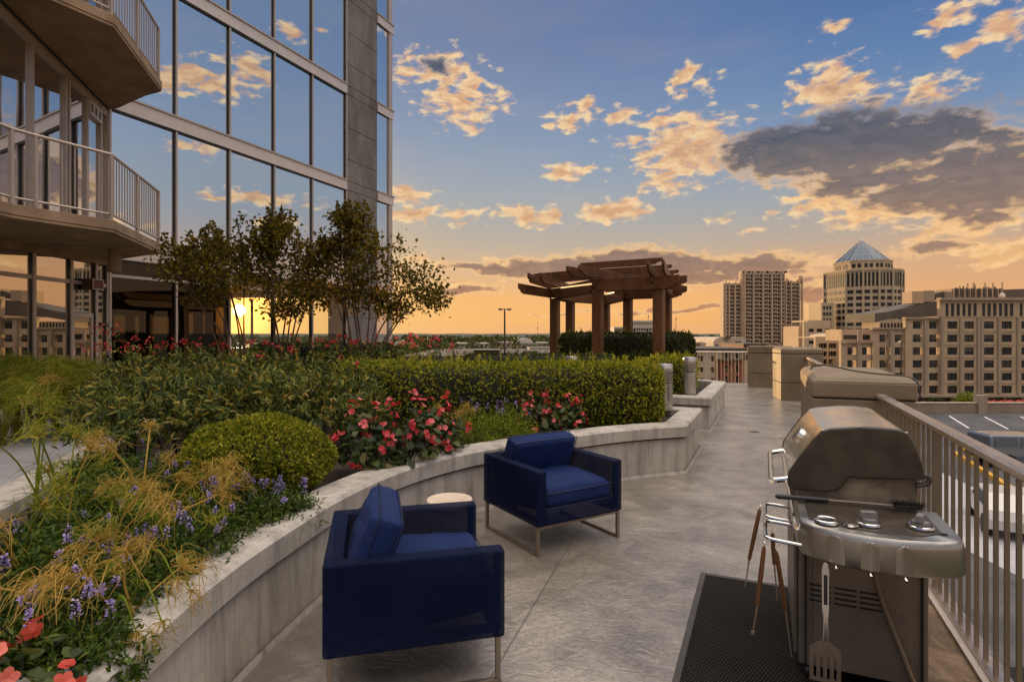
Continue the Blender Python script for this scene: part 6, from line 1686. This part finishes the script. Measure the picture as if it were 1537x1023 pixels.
# planter boxes and shrubs on top of the wall line
for lab, x0, x1, cl_, y0, nm in (('yellow green shrub in a brick planter beyond the parking deck',1433,1470,'fresh_leaf',588,'planter_shrub'),('dark clipped shrub in a planter beyond the parking deck',1392,1417,'dark_box_leaf',598,'planter_shrub')):
    a = P(x0, 607, 52.5); b = P(x1, y0, 52.5); o = thing(nm, lab, 'shrub', ((a[0]+b[0])/2, 52.5, -5.0))
    MB().box(((a[0]+b[0])/2, 52.5, (ZD+a[2])/2+.1), (b[0]-a[0]+.5, 1.2, a[2]-ZD+.2)).build('planter_box', 'red_brick' if nm == 'planter_shrub' and x0 > 1400 else 'tan_brick', o, True)
    n = 900; d = sphere_pts(n); d[:,2] = np.abs(d[:,2]); c_ = np.array([(a[0]+b[0])/2, 52.5, a[2]]); rad = np.array([(b[0]-a[0])/2, .7, b[2]-a[2]])
    MB().leaves(c_+d*rad*RNG.uniform(.6,1,n)[:,None], d+RNG.normal(size=(n,3))*.6, d+RNG.normal(size=(n,3))*.5, .17, .10, 'diamond', .2).build('foliage', cl_, o, True)
fb_ = thing('flower_box', 'long planter of red flowers on the wall beyond the parking deck', 'planter', (P(1510,606,52.5)[0], 52.5, ZD)); q = wall_rect(52.5, 1484, 1560, 604.5, 612)
MB().box(((q[0]+q[1])/2, 52.5, (ZD+q[3])/2), (q[1]-q[0], .9, q[3]-ZD)).build('planter_box', 'white_wall', fb_, True)
n = 420; pp_ = np.c_[RNG.uniform(q[0], q[1], n), 52.5+RNG.normal(size=n)*.25, q[3]+RNG.uniform(0,.18,n)]
MB().leaves(pp_, sphere_pts(n)+Z*.3, sphere_pts(n)+Z, .13, .1, 'petal', .2).build('blossom', 'coral_petal', fb_, True)
n = 420; pp_ = np.c_[RNG.uniform(q[0], q[1], n), 52.5+RNG.normal(size=n)*.25, q[3]+RNG.uniform(0,.12,n)]
MB().leaves(pp_, sphere_pts(n)+Z*.3, sphere_pts(n)+Z, .15, .08, 'diamond', .2).build('foliage', 'herb_leaf', fb_, True)
# vehicles, local: x forward, origin under the middle
def car(name, label, loc, rz, prof, glass, length, width, paint, wheels, wr=.34):
    o = thing(name, label, 'car', loc, rz)
    n_ = len(prof); rings = []
    for y, sx, sz in ((-1,.985,.985),(-.94,1,1),(.94,1,1),(1,.985,.985)):
        rings.append(np.array([[x*sx, y*width/2*(1-.16*max(0, (z_-.95))/.8), .32+(z_-.32)*sz] for x, z_ in prof]))
    MB().loft(rings, 0, False).build('body', paint, o, bevel=.04, bseg=3)
    for g_ in glass:
        for s in (-1, 1):
            v = [[x, s*(width/2*(1-.16*max(0, (z_-.95))/.8)+.004), z_] for x, z_ in g_]; v2 = [[x, s*(width/2*(1-.16*max(0, (z_-.95))/.8)-.05), z_] for x, z_ in g_]
            MB().loft([np.array(v), np.array(v2)], 0, False).build('window', 'car_glass', o)
    for x in wheels:
        for s in (-1, 1):
            t_ = MB().lathe([(.18,-.11),(wr-.03,-.11),(wr,-.08),(wr,.08),(wr-.03,.11),(.18,.11),(.18,-.11)], (x, s*(width/2-.10), wr), 26, axis=np.array([[1,0,0],[0,0,1],[0,-1,0]]).T).build('wheel', 'tyre', o)
            MB().lathe([(.0,-.09),(.2,-.085),(.21,.085),(.0,.09)], (x, s*(width/2-.10), wr), 20, axis=np.array([[1,0,0],[0,0,1],[0,-1,0]]).T).build('rim', 'chrome', t_)
            MB().lathe([(wr+.075,-.02),(wr+.075,.02),(wr+.0,.02),(wr+.0,-.02),(wr+.075,-.02)], (x, s*(width/2+.0), wr), 26, axis=np.array([[1,0,0],[0,0,1],[0,-1,0]]).T).build('wheel_arch', 'black_plastic', o)
    return o
pf = [(-2.45,.42),(2.35,.40),(2.48,.55),(2.45,.85),(2.2,.98),(1.15,1.06),(.45,1.62),(.2,1.70),(-2.3,1.72),(-2.42,1.66),(-2.48,1.0),(-2.5,.7)]
gz = [[(-.95,1.10),(.95,1.10),(.42,1.55),(-.95,1.60)],[(-2.2,1.12),(-1.05,1.12),(-1.05,1.60),(-2.2,1.60)]]
cpos = G(1530, 698, ZD); s_ = car('pickup_truck', 'dark blue grey sport utility vehicle parked on the deck below the railing', (cpos[0]+.35, cpos[1], ZD), R(-4), pf, gz, 5.0, 1.9, 'car_paint', (-1.55,1.6))
MB().box((-2.50,-.7,1.05), (.04,.18,.30)).build('tail_light', 'red_lens', s_, bevel=.01); MB().box((-2.50,.7,1.05), (.04,.18,.30)).build('tail_light', 'red_lens', s_, bevel=.01)
MB().box((.55,-1.02,1.12), (.20,.16,.14)).build('wing_mirror', 'black_plastic', s_, bevel=.03); MB().box((-2.52,0,.52), (.10,1.7,.16)).build('bumper', 'black_plastic', s_, bevel=.03)
cpos = G(1490, 790, ZD)
v2 = car('hatchback', 'pale car just visible between the balusters of the near railing', (cpos[0]+.5, cpos[1], ZD), R(60), [(-2.0,.35),(1.95,.35),(2.05,.6),(1.9,.85),(1.0,.95),(.4,1.42),(-1.2,1.46),(-1.9,1.0),(-2.05,.7)], [[(-1.3,1.0),(.75,1.0),(.33,1.34),(-1.05,1.38)]], 4.1, 1.75, 'van_paint', (-1.25,1.3), .31)
# slim lamp post in front of the office block
o = thing('lamp_post', 'thin dark lamp post standing before the office block', 'lamp post', tuple(P(1352.5, 640, 60)))
MB().tube([P(1352.5,640,60), P(1352.5,512,60)], [.09,.06], 8).build('pole', 'frame_dark', o, True); MB().box(P(1352.8,512.5,60), (.35,.5,.12)).build('lamp_head', 'frame_dark', o, True, bevel=.03)

# ---------------------------------------------------------------- trees of the valley
def far_tree(px, ytop, ybase, Y, wpx, label, n=260):
    a = P(px, ybase, Y); top = P(px, ytop, Y); w_ = wpx*Y/F; h_ = max(1.0, top[2]-a[2])
    o = thing('valley_tree', label, 'tree', (a[0], Y, min(a[2], GZ+2)), 0, 'trees in the valley beyond the terrace')
    MB().tube([np.array([a[0], Y, min(a[2], GZ+2)]), np.array([a[0], Y, a[2]+h_*.5])], [w_*.05, w_*.02], 6).build('trunk', 'bark', o, True)
    n_ = n; k = 9; cc_ = sphere_pts(k)*np.array([.30,.30,.28]); cc_[:,2] += .05
    i = RNG.integers(0, k, n_); d = sphere_pts(n_); p_ = cc_[i]+d*RNG.uniform(.16,.26,n_)[:,None]
    p_ = p_*np.array([w_, w_, h_*1.0])+np.array([a[0], Y, a[2]+h_*.52])
    MB().leaves(p_, d+RNG.normal(size=(n_,3))*.5, d+RNG.normal(size=(n_,3))*.4, w_*.11*RNG.uniform(.7,1.3,n_), w_*.07, 'diamond', .2, rnd=np.clip(RNG.random(n_)*.5+.25+RNG.uniform(-.2,.25), 0, 1)).build('crown', 'far_leaf', o, True)
for k, (px, yt, yb, Y, w_) in enumerate(((690,516,532,120,26),(706,514,531,125,24),(722,517,532,118,22),(738,515,532,130,24),(754,516,532,122,22),(770,516,531,128,22),(786,515,530,124,20),(802,517,528,140,20),(818,516,526,150,18),
        (665,513,528,150,24),(650,512,527,170,26),(630,512,528,160,26),(612,513,528,150,24),(828,513,524,180,16),(775,510,520,230,20),(745,510,520,240,22),(712,509,519,250,20))):
    far_tree(px, yt, yb, Y, w_, 'rounded valley tree in the belt behind the parking structure')
# the wooded plain: nobody could count it
wd_ = MB(); nb = 2600
Yd = 220*np.exp(RNG.random(nb)*math.log(2600/220)); xx = RNG.uniform(-.62, .95, nb)*Yd
keep = (np.abs(xx/Yd-.37) > .13)|(Yd > 700); Yd = Yd[keep]; xx = xx[keep]
for x, Y in zip(xx, Yd):
    s = RNG.uniform(.7,1.3)*(4.5 if Y < 800 else 9); n_ = 30 if Y < 700 else 14
    d = sphere_pts(n_); d[:,2] = np.abs(d[:,2]); p_ = np.array([x, Y, -17+s*.2])+d*np.array([s, s, s*1.0])*RNG.uniform(.6,1.0,n_)[:,None]
    wd_.leaves(p_, d+RNG.normal(size=(n_,3))*.6+Z*.2, d+RNG.normal(size=(n_,3))*.3, s*.75, s*.6, 'diamond', .25, rnd=np.clip(RNG.random(n_)*.4+RNG.uniform(.05,.55), 0, 1))
tag(wd_.build('woods', 'far_leaf'), 'wooded plain stretching to the horizon', 'woods', None, 'stuff')
